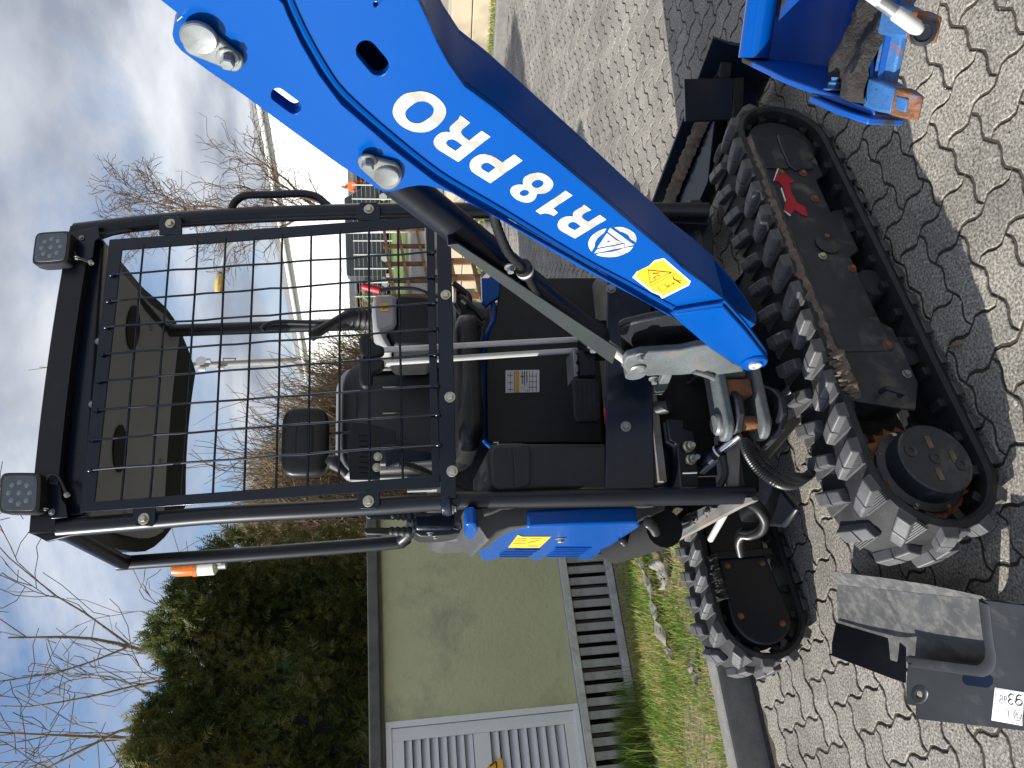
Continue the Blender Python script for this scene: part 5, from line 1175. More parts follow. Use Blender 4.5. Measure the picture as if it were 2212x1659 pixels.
# dark bay behind the swing bracket with valve block and fittings
plate('bay_wall', hf, [(1400, 700), (1400, 1065), (1640, 1065), (1640, 700)], -.16, .02, -HF, 'black_satin')
vb = plate('valve_block', hf, [(1440, 905), (1478, 905), (1478, 925), (1500, 930), (1512, 1060), (1470, 1060), (1462, 960), (1446, 950)], -.06, .09, -HF, 'black_satin', bevel=.004)
for p, r in (((1484, 966), .013), ((1489, 994), .012)): mb = MB(); c = hf(*p, -.055); mb.lathe(c, HF - HZ * .2, [(r * 1.3, 0), (r * 1.3, .008), (r, .010), (r, .024), (r * .6, .026), (r * .6, .034)], 12); part('fitting', mb, 'zinc', vb)
mb = MB(); mb.tube([hf(1489, 994, -.04), hf(1506, 987, -.01)], .004, 8); mb.lathe(hf(1506, 987, -.012), HF, [(.007, 0), (.008, .004), (.006, .008)], 12); part('grease_nipple', mb, 'galv', vb)
plate('valve_mark', hf, [(1475, 1021), (1505, 1020), (1505, 1022.5), (1475, 1023.5)], -.056, .004, HF, 'decal_plain', vb, 0)
plate('bay_post', hf, [(1570, 960), (1600, 950), (1596, 1075), (1572, 1075)], -.02, .02, -HF, 'plate_worn')
for pts in ([(1408, 870), (1425, 868), (1440, 875)],): mb = MB(); mb.lathe(hf(1445, 877, -.08), (HF * .7 - HZ * .7), [(.022, -.04), (.020, 0), (.014, .002), (.012, -.01)], 16); part('stop_pin', mb, 'cast_dark', X)
mb = MB(); mb.tube(smooth_path([hf(*p, -.02) for p in ((1560, 985), (1566, 1010), (1565, 1030), (1555, 1050))], 4), .010, 10); part('hose', mb, 'hose', X)
plate('under_plate', hz, [(1560, 1000), (1640, 1000), (1720, 1100), (1690, 1140), (1600, 1130)], .40, .02, -HZ, 'black_satin', bevel=.01)
mb = MB(); mb.tube([hz(1578, 1088, .45), hz(1535, 1165, .40)], .012, 12); part('drain_pipe', mb, 'light_metal', X)
# ------------------------------------------------------------------ boom, cylinder, swing bracket, bucket
AZ = math.radians(-63); BN = Vector((math.sin(AZ), -math.cos(AZ), 0)); BD = Vector((math.cos(AZ), math.sin(AZ), 0))
BP = at(1620, 775, 1.93)
def bp(x, y, off=0.): return pl(x, y, BP + BN * off, BN)
def bs(s_, z, off=0.): return BP + BD * s_ + UPZ * z + BN * off
BW = .128
up_edge = [(1588, 786), (1535, 753), (1475, 702), (1447, 676), (1340, 612), (1237, 553), (1071, 457), (1010, 427), (975, 406), (944, 395), (920, 390), (904, 389.5), (880, 393), (860, 399), (844, 403), (830, 403), (815, 397), (800, 386), (737, 347), (640, 277), (527, 193), (450, 140), (393, 97), (379, 80), (374, 62), (377, 44), (384, 30), (393, 22)]
lo_edge = [(904, 0), (925, 45), (944, 90), (968, 135), (1004, 187), (1067, 233), (1171, 320), (1287, 417), (1380, 497), (1447, 553), (1475, 580), (1520, 612), (1565, 648), (1612, 700), (1645, 745), (1658, 764), (1656, 778), (1642, 788), (1622, 795), (1604, 795)]
tip = [bs(1.04, 1.262), bs(1.16, 1.235), bs(1.40, 1.06), bs(1.62, .86), bs(1.66, .80), bs(1.62, .745), bs(1.40, .84), bs(1.20, .905), bs(1.08, .919)]
outl = [bp(*p) for p in up_edge] + tip + [bp(*p) for p in lo_edge]
s1 = [bp(*p) for p in capsule((601, 193), (636, 219), 15)]; s2 = [bp(*p) for p in capsule((791, 110), (818, 142), 22)]
sh = [bp(812 + 5.5 * math.cos(2 * math.pi * k / 12), 10 + 6 * math.sin(2 * math.pi * k / 12)) for k in range(12)]
mb = MB(); mb.holes([outl, s1, s2, sh], -BN * .012); boom = part('boom', mb, 'blue', X, smooth=0, bevel=.0015)
shift = lambda l, o: [p + BN * o for p in l]
mb = MB(); mb.holes([shift(outl, -BW), shift(s1, -BW), shift(s2, -BW)], BN * .012); part('boom_side', mb, 'blue', boom, smooth=0, bevel=.0015)
def web(idx, pts, inw, name):
    mb = MB(); n = len(pts); cen = sum(outl, Vector()) / len(outl)
    A = [p - BN * .0125 for p in pts]; B_ = [p - BN * (BW - .0125) for p in pts]
    ins = []
    for i in range(n):
        t = (pts[min(i + 1, n - 1)] - pts[max(0, i - 1)]).normalized(); q = t.cross(BN).normalized() * inw; ins.append(q)
    vs = A + B_ + [a + q for a, q in zip(A, ins)] + [b_ + q for b_, q in zip(B_, ins)]; fs = []
    for i in range(n - 1): fs += [(i, i + 1, n + i + 1, n + i), (2 * n + i, 3 * n + i, 3 * n + i + 1, 2 * n + i + 1)]
    fs += [(0, n, 3 * n, 2 * n), (n - 1, 2 * n - 1 + 0, 4 * n - 1, 3 * n - 1)]
    mb.add(vs, fs); return part(name, mb, 'blue', boom, smooth=50)
lo3 = [bs(1.62, .745), bs(1.40, .84), bs(1.20, .905), bs(1.08, .919)] + [bp(*p) for p in lo_edge[:13]]
t0 = (lo3[5] - lo3[4]).cross(BN); sgn = 1 if t0.z > 0 else -1
web(0, lo3, .010 * sgn, 'underside_plate')
# raised cheek plate that carries the lettering, with its fold line
cheek = [(1446, 672), (1341, 616), (1240, 562), (1075, 462), (1010, 424), (940, 382), (850, 312), (737, 213), (690, 150), (650, 80), (622, 20), (613, -4)]
up3 = [bp(*p) for p in cheek] + [bs(1.30, 1.02), bs(1.6, .85)]; t1 = (up3[1] - up3[0]).cross(BN); sg1 = 1 if t1.z < 0 else -1; web(0, up3, .010 * sg1, 'top_plate')
ck = [bp(*p) for p in cheek] + [bp(*p) for p in ((900, -4), (921, 46), (940, 92), (964, 138), (1000, 190), (1063, 238), (1167, 325), (1283, 422), (1376, 502), (1443, 558), (1471, 585), (1516, 618), (1560, 652))]
ear_p = [bp(*p) for p in up_edge[3:]] + tip[:1] + [bs(1.12, 1.17)] + [bp(*p) for p in reversed(cheek)]
mb = MB(); mb.holes([ear_p, s1], BN * .012); part('ear_plate', mb, 'blue', boom, smooth=0, bevel=.003)
mb = MB(); mb.tube(smooth_path([bp(x + 9, y - 9, .001) for x, y in cheek], 3), .0045, 6); part('weld_bead', mb, 'blue', boom)
foot = [(1455, 672), (1470, 682), (1540, 745), (1592, 780), (1608, 789), (1630, 786), (1648, 776), (1652, 764), (1640, 748), (1608, 706), (1561, 655)]
mb = MB(); mb.prism([bp(*p) for p in foot], BN * .010); part('foot_plate', mb, 'blue', boom, bevel=.004)
mb = MB(); mb.tube([bp(1454, 672, .008), bp(1500, 664, .008), bp(1560, 655, .008)], .006, 8); part('weld', mb, 'blue', boom)
pinC = bp(1627, 775)
mb = MB(); mb.lathe(pinC + BN * .0, BN, [(.036, 0), (.036, .014), (.033, .018), (.030, .018)], 36); pb_ = part('pivot_boss', mb, 'blue', boom)
mb = MB(); mb.lathe(pinC + BN * .017, BN, [(.017, 0), (.017, .007), (.014, .009), (.008, .009), (.007, .006)], 24); part('pivot_pin', mb, 'light_metal', pb_)
OFFT = .0004
def glyph(crop, outer, holes_=(), mt='decal_white', name='letter', off=OFFT):
    fn = lambda l: [bp(*p, off) for p in K(crop[0], crop[1], .30741, l)]
    mb = MB(); mb.holes([fn(outer)] + [fn(h) for h in holes_], BN * .0006); return part(name, mb, mt, boom, smooth=0)
def sm2(l, k=4):
    q = smooth_path([Vector((x, y, 0)) for x, y in l], k, True); return [(p.x, p.y) for p in q]
CA, CB = (1480, 300), (2000, 640)
glyph(CA, sm2([(545, 193), (650, 203), (750, 245), (840, 320), (890, 400), (895, 480), (860, 560), (780, 640), (680, 700), (590, 715), (480, 705), (370, 660), (280, 590), (225, 500), (218, 430), (245, 350), (310, 270), (400, 215)], 3), [sm2([(590, 318), (670, 335), (730, 385), (745, 430), (725, 490), (660, 550), (580, 595), (510, 602), (440, 580), (390, 530), (375, 480), (390, 430), (450, 375), (520, 330)], 3)])
glyph(CA, [(1055, 1095), (1468, 772), (1357, 697), (1198, 820), (1140, 780), (1105, 745), (1090, 715), (1105, 680), (1160, 635), (1205, 592), (1083, 500), (1070, 515), (1060, 545), (985, 610), (952, 645), (945, 675), (957, 715), (900, 710), (850, 716), (800, 742), (758, 785), (740, 830), (745, 870), (770, 912), (810, 945)], [[(1022, 955), (1112, 883), (1040, 830), (1000, 808), (965, 803), (925, 812), (900, 840), (898, 860), (920, 890)]])
glyph(CA, [(1465, 1368), (1878, 1078), (1775, 1000), (1622, 1102), (1540, 1045), (1470, 1010), (1390, 995), (1330, 1002), (1270, 1032), (1225, 1070), (1203, 1115), (1203, 1170), (1225, 1212), (1260, 1240)], [[(1443, 1237), (1537, 1167), (1470, 1120), (1440, 1106), (1405, 1103), (1365, 1117), (1345, 1150), (1350, 1175), (1370, 1195)]])
glyph(CB, sm2([(375, 128), (450, 140), (520, 180), (570, 235), (578, 290), (545, 350), (480, 390), (420, 397), (372, 396), (362, 435), (330, 480), (270, 508), (200, 505), (110, 470), (50, 415), (30, 365), (45, 320), (90, 290), (150, 278), (194, 281), (192, 232), (215, 185), (280, 145)], 2), [sm2([(302, 275), (320, 245), (360, 222), (410, 220), (450, 240), (458, 270), (435, 300), (395, 320), (345, 318), (315, 300)], 2), sm2([(147, 390), (165, 362), (205, 345), (245, 350), (272, 375), (262, 405), (225, 425), (185, 425), (158, 410)], 2)])
glyph(CB, [(355, 618), (740, 358), (828, 418), (578, 583), (640, 637), (585, 682), (560, 666), (530, 655), (480, 646), (445, 650), (415, 660)])
glyph(CB, [(857, 970), (1260, 727), (1178, 668), (1033, 757), (985, 730), (955, 705), (948, 685), (965, 655), (1010, 630), (1065, 605), (975, 535), (955, 560), (900, 590), (855, 620), (835, 648), (833, 690), (790, 686), (740, 690), (690, 712), (655, 742), (635, 790), (640, 825), (660, 855), (690, 878)], [[(857, 865), (937, 815), (880, 772), (850, 757), (820, 756), (785, 770), (768, 795), (772, 815), (790, 832)]])
glyph(CB, [(1262, 843), (1215, 850), (1170, 868), (1130, 890), (1095, 918), (1065, 950), (1042, 985), (1030, 1020), (1030, 1055), (1040, 1095), (1070, 1138), (1112, 1070), (1110, 1045), (1115, 1020), (1130, 990), (1155, 960), (1190, 930), (1222, 908)], name='logo_arc')
glyph(CB, [(1362, 828), (1430, 822), (1480, 828), (1520, 838), (1565, 860), (1600, 885), (1625, 912), (1640, 940), (1648, 970), (1638, 1020), (1562, 970), (1555, 950), (1530, 920), (1500, 900), (1470, 888), (1440, 880)], name='logo_arc')
glyph(CB, [(1605, 1075), (1570, 1120), (1540, 1145), (1500, 1165), (1460, 1183), (1420, 1195), (1375, 1203), (1330, 1208), (1280, 1208), (1230, 1205), (1175, 1195), (1125, 1178), (1170, 1158), (1250, 1150), (1340, 1140), (1430, 1112), (1480, 1092)], name='logo_arc')
glyph(CB, [(1310, 835), (1620, 1052), (1500, 1078), (1500, 1034), (1422, 990), (1280, 884)], name='logo_bar')
glyph(CB, [(1145, 1106), (1490, 1040), (1490, 1082), (1105, 1160)], name='logo_bar')
glyph(CB, [(1268, 903), (1395, 992), (1480, 1026), (1145, 1090)], [[(1287, 990), (1315, 1010), (1258, 1022)]], name='logo_triangle')
ys = [(1372, 597), (1378, 585), (1400, 576), (1412, 566), (1432, 561), (1487, 607), (1484, 614), (1430, 640), (1426, 634), (1410, 628)]
mb = MB(); mb.prism([bp(*p, OFFT) for p in ys], BN * .0008); wst = part('warning_sticker', mb, 'decal_yellow', boom, smooth=0); wst['label'] = 'yellow crushing hazard sticker near the foot of the boom'
mb = MB(); mb.prism([bp(*p, OFFT - .0002) for p in ((1366, 599), (1376, 586), (1402, 574), (1414, 562), (1434, 557), (1492, 607), (1488, 616), (1430, 645), (1424, 637), (1408, 631))], BN * .0006); part('sticker_edge', mb, 'decal_plain', wst, smooth=0)
def bl(pts, w, closed=False, mt='ink'): 
    mb = MB(); q = [bp(*p, OFFT + .0012) for p in pts]; mb.tube(q, w, 4, closed=closed, flat=.4); part('sticker_print', mb, mt, wst)
bl([(1400, 583), (1404, 611), (1450, 588)], .0016, True)
bl([(1409, 591), (1424, 590)], .002); bl([(1412, 600), (1417, 596), (1426, 595)], .0013); bl([(1410, 603), (1414, 599), (1416, 604)], .001)
bl([(1454, 602), (1462, 606), (1470, 612)], .0022); bl([(1461, 607), (1472, 606)], .0012); bl([(1453, 598), (1455, 600)], .0022)
bl([(1442, 619), (1456, 611)], .0009); bl([(1446, 620), (1442, 619), (1444, 615)], .0009); bl([(1452, 611), (1456, 611), (1455, 615)], .0009)
bl([(1420, 621), (1434, 613), (1442, 621), (1428, 629)], .0007, True); bl([(1404, 618), (1462, 590)], .0005)
# keeper plates and pins
def keeper(a, b, ra, rb_, bolt_at, rnd_at):
    pts = []; va, vb_ = Vector(a), Vector(b); d = (vb_ - va).normalized(); ang = math.atan2(d.y, d.x)
    for k in range(11): t = ang - math.pi / 2 + math.pi * k / 10; pts.append((b[0] + rb_ * math.cos(t), b[1] + rb_ * math.sin(t)))
    for k in range(11): t = ang + math.pi / 2 + math.pi * k / 10; pts.append((a[0] + ra * math.cos(t), a[1] + ra * math.sin(t)))
    mb = MB(); mb.prism([bp(*p, .013) for p in pts], BN * .010); kp2 = part('keeper_plate', mb, 'galv', boom, bevel=.003)
    c = bp(*rnd_at[:2], .023); r = rnd_at[2] / 1646 * (c - CAM).length; mb = MB(); mb.lathe(c, BN, [(r, 0), (r, .005), (r * .93, .007), (r * .9, .0068)], 32); part('pin_head', mb, 'galv', kp2, smooth=20)
    c = bp(*bolt_at, .023); mb = MB(); mb.bolt(c, BN, .010, .014); part('bolt', mb, 'galv', kp2, smooth=20)
keeper((428, 80), (508, 127), 33, 19, (492, 122), (430, 78, 33)); keeper((838, 372), (790, 345), 30, 16, (794, 347), (835, 377, 26))
# boom cylinder, rod, guard channel, spiral hose
MID = -BW / 2
P1, P2 = bp(838, 374, MID), bp(1369, 790, MID); d = (P2 - P1).normalized(); Lc = (P2 - P1).length
mb = MB(); mb.lathe(P1, d, [(.022, -.02), (.034, .02), (.0345, Lc * .74), (.037, Lc * .745), (.037, Lc * .78), (.033, Lc * .795), (.018, Lc * .796)], 32); cyl = part('boom_cylinder', mb, 'black_satin', X, smooth=30)
mb = MB(); mb.cyl(P1 + d * Lc * .79, P2 - d * .02, .015, 24); part('cylinder_rod', mb, 'light_metal', cyl)
mb = MB(); mb.cyl(P2 - BN * .03, P2 + BN * .03, .030, 24); mb.lathe(P2 - d * .05, d, [(.017, 0), (.022, .012), (.024, .03)], 20); part('rod_eye', mb, 'cast', cyl)
mb = MB(); c = P1 + d * Lc * .75 + BN * .036; mb.lathe(c, BN, [(.016, -.01), (.016, .006), (.011, .008), (.011, .022)], 6); part('port_fitting', mb, 'galv', cyl)
mb = MB(); mb.lathe(P1 + d * Lc * .40 + BN * .034, BN, [(.012, -.01), (.012, .004), (.009, .006), (.009, .016)], 6); part('port_fitting', mb, 'galv', cyl)
gp = [(964, 500), (968, 531), (988, 527), (1333, 753), (1322, 787), (1318, 786), (970, 540)]
gpl = [(966, 530), (990, 527), (1334, 753), (1323, 787)]
mb = MB(); mb.prism([bp(*p, -.004) for p in gpl], -BN * .004); mb.prism([bp(966, 530, -.0085), bp(1323, 787, -.0085), bp(1324, 783, -.0085), bp(968, 526, -.0085)], -BN * .11); part('cylinder_guard', mb, 'guard_grey', X, bevel=.001)
hp_ = [(1067, 457), (1071, 483), (1091, 533), (1104, 553), (1134, 586), (1164, 643), (1197, 676), (1224, 703), (1254, 726)]
mb = MB(); ribbed(mb, [bp(*p, -.016) for p in hp_[:7]], .0095, .016, .12); part('spiral_hose', mb, 'hose', X, smooth=60)
mb = MB(); mb.tube([bp(*p, -.016) for p in hp_[6:]], [.008, .0105, .0105], 12); part('hose_end', mb, 'galv', X)
mb = MB(); c = bp(1133, 583, -.016); t_ = (bp(1164, 643, -.016) - bp(1104, 553, -.016)).normalized(); mb.lathe(c - t_ * .014, t_, [(.019, 0), (.019, .012), (.0185, .013), (.0185, .02), (.019, .021), (.019, .028)], 20); part('hose_clamp', mb, 'plastic', X)
mb = MB(); mb.lathe(c - t_ * .002, t_, [(.0195, 0), (.0195, .008)], 20); part('clamp_band', mb, 'light_metal', X)
mb = MB(); mb.bolt(bp(1102, 576, -.012), BN, .008, .012); part('bolt', mb, 'galv', X)

# swing bracket: two cheeks, base lugs, barrel, pins
C4 = lambda pts: K(2350, 1100, .6329, pts)
near_ck = C4([(168, 555), (165, 525), (185, 488), (270, 462), (400, 452), (520, 446), (620, 425), (700, 412), (740, 440), (850, 520), (905, 545), (930, 600), (900, 760), (880, 700), (855, 690), (820, 700), (760, 600), (700, 572), (600, 590), (520, 598), (420, 600), (310, 606), (292, 592), (190, 588)])
mb = MB(); mb.prism([bp(*p, -.018) for p in near_ck], -BN * .024); sb_ = part('swing_bracket', mb, 'cast', X, bevel=.006, seg=3)
far_ck = C4([(165, 540), (140, 310), (175, 285), (300, 255), (470, 222), (640, 330), (830, 480), (920, 560), (900, 700), (820, 640), (700, 540), (500, 520), (300, 520)])
mb = MB(); mb.prism([bp(*p, -.088) for p in far_ck], -BN * .024); part('bracket_cheek', mb, 'cast_dark', sb_, bevel=.006)
mb = MB(); mb.lathe(bp(*C4([(252, 550)])[0], -.018), BN, [(.022, 0), (.022, .006), (.018, .009)], 24); part('bracket_pin', mb, 'galv', sb_)
for q in ((268, 470), (352, 615)): mb = MB(); mb.bolt(bp(*C4([q])[0], -.016), BN, .009, .014); part('bolt', mb, 'galv', sb_)
# vertical pivot with two lugs in front of the house
pv = hp(-.185, .10, .58); 
piv = gz(1600, 915, .585)
def lug(z, th, grow=1.0):
    e = (bp(1612, 800, -.05) - piv); e.z = 0; L_ = e.length; e.normalize(); s_ = Vector((-e.y, e.x, 0)); mb = MB(); pts = []
    for k in range(13): a = math.pi / 2 + math.pi * k / 12; pts.append(piv + (e * math.cos(a) + s_ * math.sin(a)) * .05 * grow)
    pts += [piv + e * L_ - s_ * .045, piv + e * (L_ + .05), piv + e * L_ + s_ * .05]
    mb.prism([Vector((p.x, p.y, z)) for p in pts], UPZ * th); return part('pivot_lug', mb, 'cast', sb_, bevel=.008, seg=3)
lug(.625, .028); lug(.515, .028, 1.05)
mb = MB(); mb.cyl(Vector((piv.x, piv.y, .50)), Vector((piv.x, piv.y, .665)), .022, 24); part('swing_pin', mb, 'rust', sb_)
mb = MB(); mb.lathe(Vector((piv.x, piv.y, .653)), UPZ, [(.032, 0), (.032, .008), (.026, .014)], 24); part('pin_head', mb, 'galv', sb_)
e = (bp(1612, 800, -.05) - piv); e.z = 0
mb = MB(); mb.box(piv + e * .62 + UPZ * (.585 - piv.z), e * .16, Vector((-e.y, e.x, 0)).normalized() * .035, UPZ * .038); part('bracket_web', mb, 'rust', sb_, bevel=.006)
mb = MB(); rib = C4([(480, 550), (430, 560), (355, 720), (405, 722), (440, 680), (470, 600)]); mb.prism([bp(*p, -.03) for p in rib], -BN * .02); part('bracket_rib', mb, 'cast', sb_, bevel=.004)
mb = MB(); q = smooth_path([bp(*p, -.02) for p in C4([(600, 566), (680, 590), (740, 620), (790, 680), (830, 760), (845, 830)])], 4); mb.tube(q, .010, 10); part('bracket_edge', mb, 'cast', sb_)
house_lug = MB()
for z0 in (.59, .46): house_lug.prism([hp(-.28, -.08, z0), hp(-.06, -.08, z0), hp(-.13, .05, z0), hp(-.16, .08, z0), hp(-.21, .08, z0), hp(-.25, .05, z0)], HZ * .024)
part('swing_post', house_lug, 'cast_dark', X, bevel=.006)
# swing cylinder
a, b = Vector((piv.x - .03, piv.y - .02, .60)), hf(1512, 1012, -.10)
mb = MB(); mb.cyl(a, a.lerp(b, .5), .013, 16); part('swing_rod', mb, 'chrome', X)
mb = MB(); mb.tube([a.lerp(b, .45), a.lerp(b, .47), b], [.019, .022, .022], 18); sc2 = part('swing_cylinder', mb, 'black_paint', X)
mb = MB(); mb.lathe(a.lerp(b, .48), (b - a), [(.0225, 0), (.0228, .006)], 20); part('seal_ring', mb, 'decal_plain', sc2)
# slew plate under the house, hydraulic hoses with ribbed sleeves
mb = MB(); c0 = tk(.7, .69, .505); mb.lathe(c0, UPZ, [(.40, 0), (.42, .004), (.42, .022), (.40, .026), (.1, .026)], 64); part('slew_plate', mb, 'cast', X)
for k in range(3):
    mb = MB(); ribbed(mb, [at(x, y, Y) for x, y, Y in ((1606 + k * 7, 950 + k * 3, 1.93), (1616 + k * 9, 982 - k * 2, 1.90 + .01 * k), (1640 + k * 10, 1016 - k * 6, 1.87 + .01 * k), (1676 + k * 7, 1042 - k * 9, 1.86 + .01 * k), (1712 + k * 4, 1047 - k * 8, 1.90), (1742, 1030, 1.98), (1765, 1010, 2.05))], .0115, .0065); part('ribbed_hose', mb, 'hose', X, smooth=60)
for k in range(2):
    mb = MB(); ribbed(mb, [at(x, y + k * 7, Y) for x, y, Y in ((1618, 1078, 2.08), (1640, 1096, 2.10), (1652, 1118, 2.16), (1645, 1140, 2.24), (1622, 1150, 2.32), (1604, 1150, 2.40), (1596, 1165, 2.50), (1600, 1190, 2.62))], .0125, .0065); part('ribbed_hose', mb, 'hose', X, smooth=60)
for k in range(2):
    mb = MB(); ribbed(mb, [bp(*p, -.10 - .02 * k) for p in C4([(560, 640 + 14 * k), (600, 605), (640, 590), (690, 620), (700, 650)])], .010, .007); part('ribbed_hose', mb, 'hose', X, smooth=60)

# ---------------- dipper (leaves the frame) and bucket
# bucket: measured corners (depth along the sight line in metres)
def bk_(x, y, t): return dp(x, y, t)
LZ = .70                                               # the lip hangs level, .7 m above the stones
lipL = gz(1893, 236, LZ + .03); lipdir = (gz(1988, 85, LZ) - gz(1953, 245, LZ)).normalized()
earL = dp(1624, 124, 1.66)
Wb = .30; g_ = (earL - lipL); Lb = g_.length; g_.normalize(); bn_ = lipdir.cross(g_).normalized(); bn_ = bn_ if bn_.dot(CAM - lipL) > 0 else -bn_
def bu(w, l, h): return lipL + lipdir * w + g_ * l * Lb + bn_ * h     # across, lip->ear, out of the opening
prof = [(0, 0), (.15, -.035), (.35, -.082), (.60, -.15), (.80, -.172), (.93, -.115), (1.0, -.02)]
prof_s = [(p.x, p.y) for p in smooth_path([Vector((a, b, 0)) for a, b in prof], 3)]
mb = MB(); th = .008
rows = []
for w in (0, Wb): rows.append([bu(w, a, b) for a, b in prof_s] + [bu(w, a * .985 + .008, b + th) for a, b in reversed(prof_s)])
mb.rings(rows); bucket = part('bucket', mb, 'blue_bucket', X, smooth=40)
side = prof + [(.97, .012), (.5, .02), (.1, .012)]
for w in (-.012, Wb): mb = MB(); mb.prism([bu(w, a, b) for a, b in prof_s + [(1.02, .02), (.55, .035), (.12, .012)]], lipdir * .012); part('side_plate', mb, 'blue_bucket', bucket, bevel=.003)
mb = MB(); mb.cyl(bu(-.0, .985, -.0), bu(Wb, .985, -.0), .032, 24); part('top_bar', mb, 'blue', bucket)
mb = MB(); mb.prism([bu(-.014, .36, .03), bu(-.014, .16, .03), bu(-.014, .0, .012), bu(-.014, -.01, -.06), bu(-.014, .28, -.045)], -lipdir * .012); part('side_cutter', mb, 'blue_bucket', bucket, bevel=.003)
for l_, h_ in ((.30, .02), (.17, .012), (.08, .0)): mb = MB(); mb.bolt(bu(.001, l_, h_ - .02), lipdir, .012, .012); mb.cyl(bu(.008, l_, h_ - .02), bu(.024, l_, h_ - .02), .007, 10); part('bolt', mb, 'blue_worn', bucket)
mb = MB(); mb.prism([bu(.01, .05, .004), bu(.01, -.04, -.006), bu(.01, -.045, -.018), bu(.01, .06, -.012)], lipdir * (Wb - .02)); part('cutting_edge', mb, 'blue_worn', bucket, bevel=.003)
for w in (-.004, .112):
    tc_ = .028
    ring = lambda l, hw, h0, h1: [bu(w + .028 - hw, l, h0), bu(w + .028 + hw, l, h0), bu(w + .028 + hw, l, h1), bu(w + .028 - hw, l, h1)]
    mb = MB(); mb.rings([ring(.05, .025, .014, -.024), ring(-.04, .024, .014, -.026), ring(-.115, .020, .008, -.022)]); ad = part('tooth_adapter', mb, 'blue_worn', bucket, bevel=.005)
    mb = MB(); mb.rings([ring(-.105, .0215, .0095, -.024), ring(-.145, .0215, .006, -.022), ring(-.215, .019, -.006, -.014)]); tt = part('tooth', mb, 'rust_tip', ad, bevel=.004)
    mb = MB(); mb.rings([ring(-.125, .0105, .0095, .002), ring(-.175, .0105, .004, -.004)]); part('tooth_window', mb, 'blue_worn', tt, bevel=.002)
    for k in range(3): mb = MB(); mb.box(bu(w + .028, -.02 - k * .03, .0142 - k * .002), lipdir * (.009 - .002 * k), g_ * .002, bn_ * .001); part('cast_mark', mb, 'blue_worn', ad)
# soil left in the bucket
rnd = random.Random(21); vs, fs = [], []; nx, ny = 26, 18
for j in range(ny + 1):
    for i in range(nx + 1):
        w = .006 + (Wb - .012) * i / nx; l_ = .02 + .62 * j / ny
        base_h = np.interp(l_, [0, .15, .35, .60, .80, .93, 1.0], [0, -.035, -.082, -.15, -.172, -.115, -.02]); want = float(np.interp(l_, [0, .05, .2, .4, .64], [-.02, .004, .0, -.055, -.15])); lump = max(0, want - base_h + .02 * math.sin(w * 21 + 1) + .015 * math.sin(l_ * 19 + w * 9))
        vs.append(bu(w, l_, base_h + .006 + lump + rnd.uniform(-.005, .005)))
for j in range(ny):
    for i in range(nx): a = j * (nx + 1) + i; fs.append((a, a + 1, a + nx + 2, a + nx + 1))
so = mesh_obj('soil_in_bucket', vs, fs, 'mud_and_shade', bucket, smooth=60)
pA, pB_ = bs(1.60, .82, -.064), bu(.20, 1.25, .12); mb = MB(); mb.bar(pA, pB_, .11, .14); part('dipper_arm', mb, 'blue', X, bevel=.01)
# bucket ears, link pin, chrome rod crossing the picture
mb = MB(); ear = [bu(.13, 1.30, .10), bu(.13, 1.18, .14), bu(.13, .95, .03), bu(.13, .90, -.10), bu(.13, 1.05, -.10), bu(.13, 1.28, .04)]; mb.prism(ear, lipdir * .02); part('bucket_ear', mb, 'blue', bucket, bevel=.004)
mb = MB(); mb.cyl(bu(.10, 1.22, .09), bu(.30, 1.22, .09), .018, 20); part('link_pin', mb, 'chrome', bucket)
mb = MB(); a_, b_2 = dp(1862, -24, 1.15), dp(1990, 68, 1.17); dv = b_2 - a_
mb.tube([a_, a_ + dv * .55, a_ + dv * .57, a_ + dv * .9, a_ + dv * .97, b_2], [.009, .009, .0112, .011, .0085, .006], 20); part('hydraulic_pipe', mb, 'light_metal', X, smooth=40)
mb = MB(); ribbed(mb, [a_ + dv * .28, a_ + dv * .54], .0092, .003, .05); part('pipe_thread', mb, 'galv', X)
mb = MB(); c = dp(1994, 72, 1.20); mb.lathe(c, (CAM - c), [(.019, -.01), (.019, .003), (.013, .004), (.012, .0)], 24); part('pipe_seat', mb, 'black_satin', X)
# ------------------------------------------------------------------ removed engine cover lying on the stones
def gq(x, y, z): return gz(x, y, z)
PC_ = lambda pts: K(3050, 2250, .4665, pts)
cv = thing('removed_cover', 'removed black engine cover with noise label lying on the paving stones', 'cover panel', gz(1990, 1400, 0))
# dusty inner sheet: right edge raised on its flange, left edge low
A1 = [gz(*PC_([p])[0], z) for p, z in (((520, 110), .10), ((1730, 235), .10), ((1790, 790), .045), ((1130, 760), .042), ((1062, 775), .042), ((985, 755), .043), ((900, 640), .048), ((535, 440), .055))]
mb = MB(); mb.prism(A1, UPZ * -.004); part('inner_sheet', mb, 'panel_dust', cv, bevel=.001)
fl = [gz(*PC_([p])[0], z) for p, z in (((470, 0), .135), ((900, 50), .135), ((1300, 110), .13), ((1700, 195), .13), ((2085, 290), .12), ((1730, 235), .102), ((520, 110), .102))]
mb = MB(); mb.prism(fl, UPZ * -.004); part('edge_flange', mb, 'panel_dust', cv, bevel=.001)
sd_ = [gz(*PC_([p])[0], z) for p, z in (((535, 430), .060), ((750, 495), .062), ((965, 560), .064), ((975, 620), .075), ((985, 745), .095), ((1055, 765), .098), ((1064, 690), .085), ((1072, 600), .070), ((1120, 640), .075), ((1120, 940), .135), ((1000, 900), .13), ((460, 695), .12), ((500, 690), .118), ((500, 600), .10))]
mb = MB(); mb.prism([p + UPZ * .008 for p in sd_], UPZ * -.005); part('side_flange', mb, 'panel_black', cv, bevel=.001)
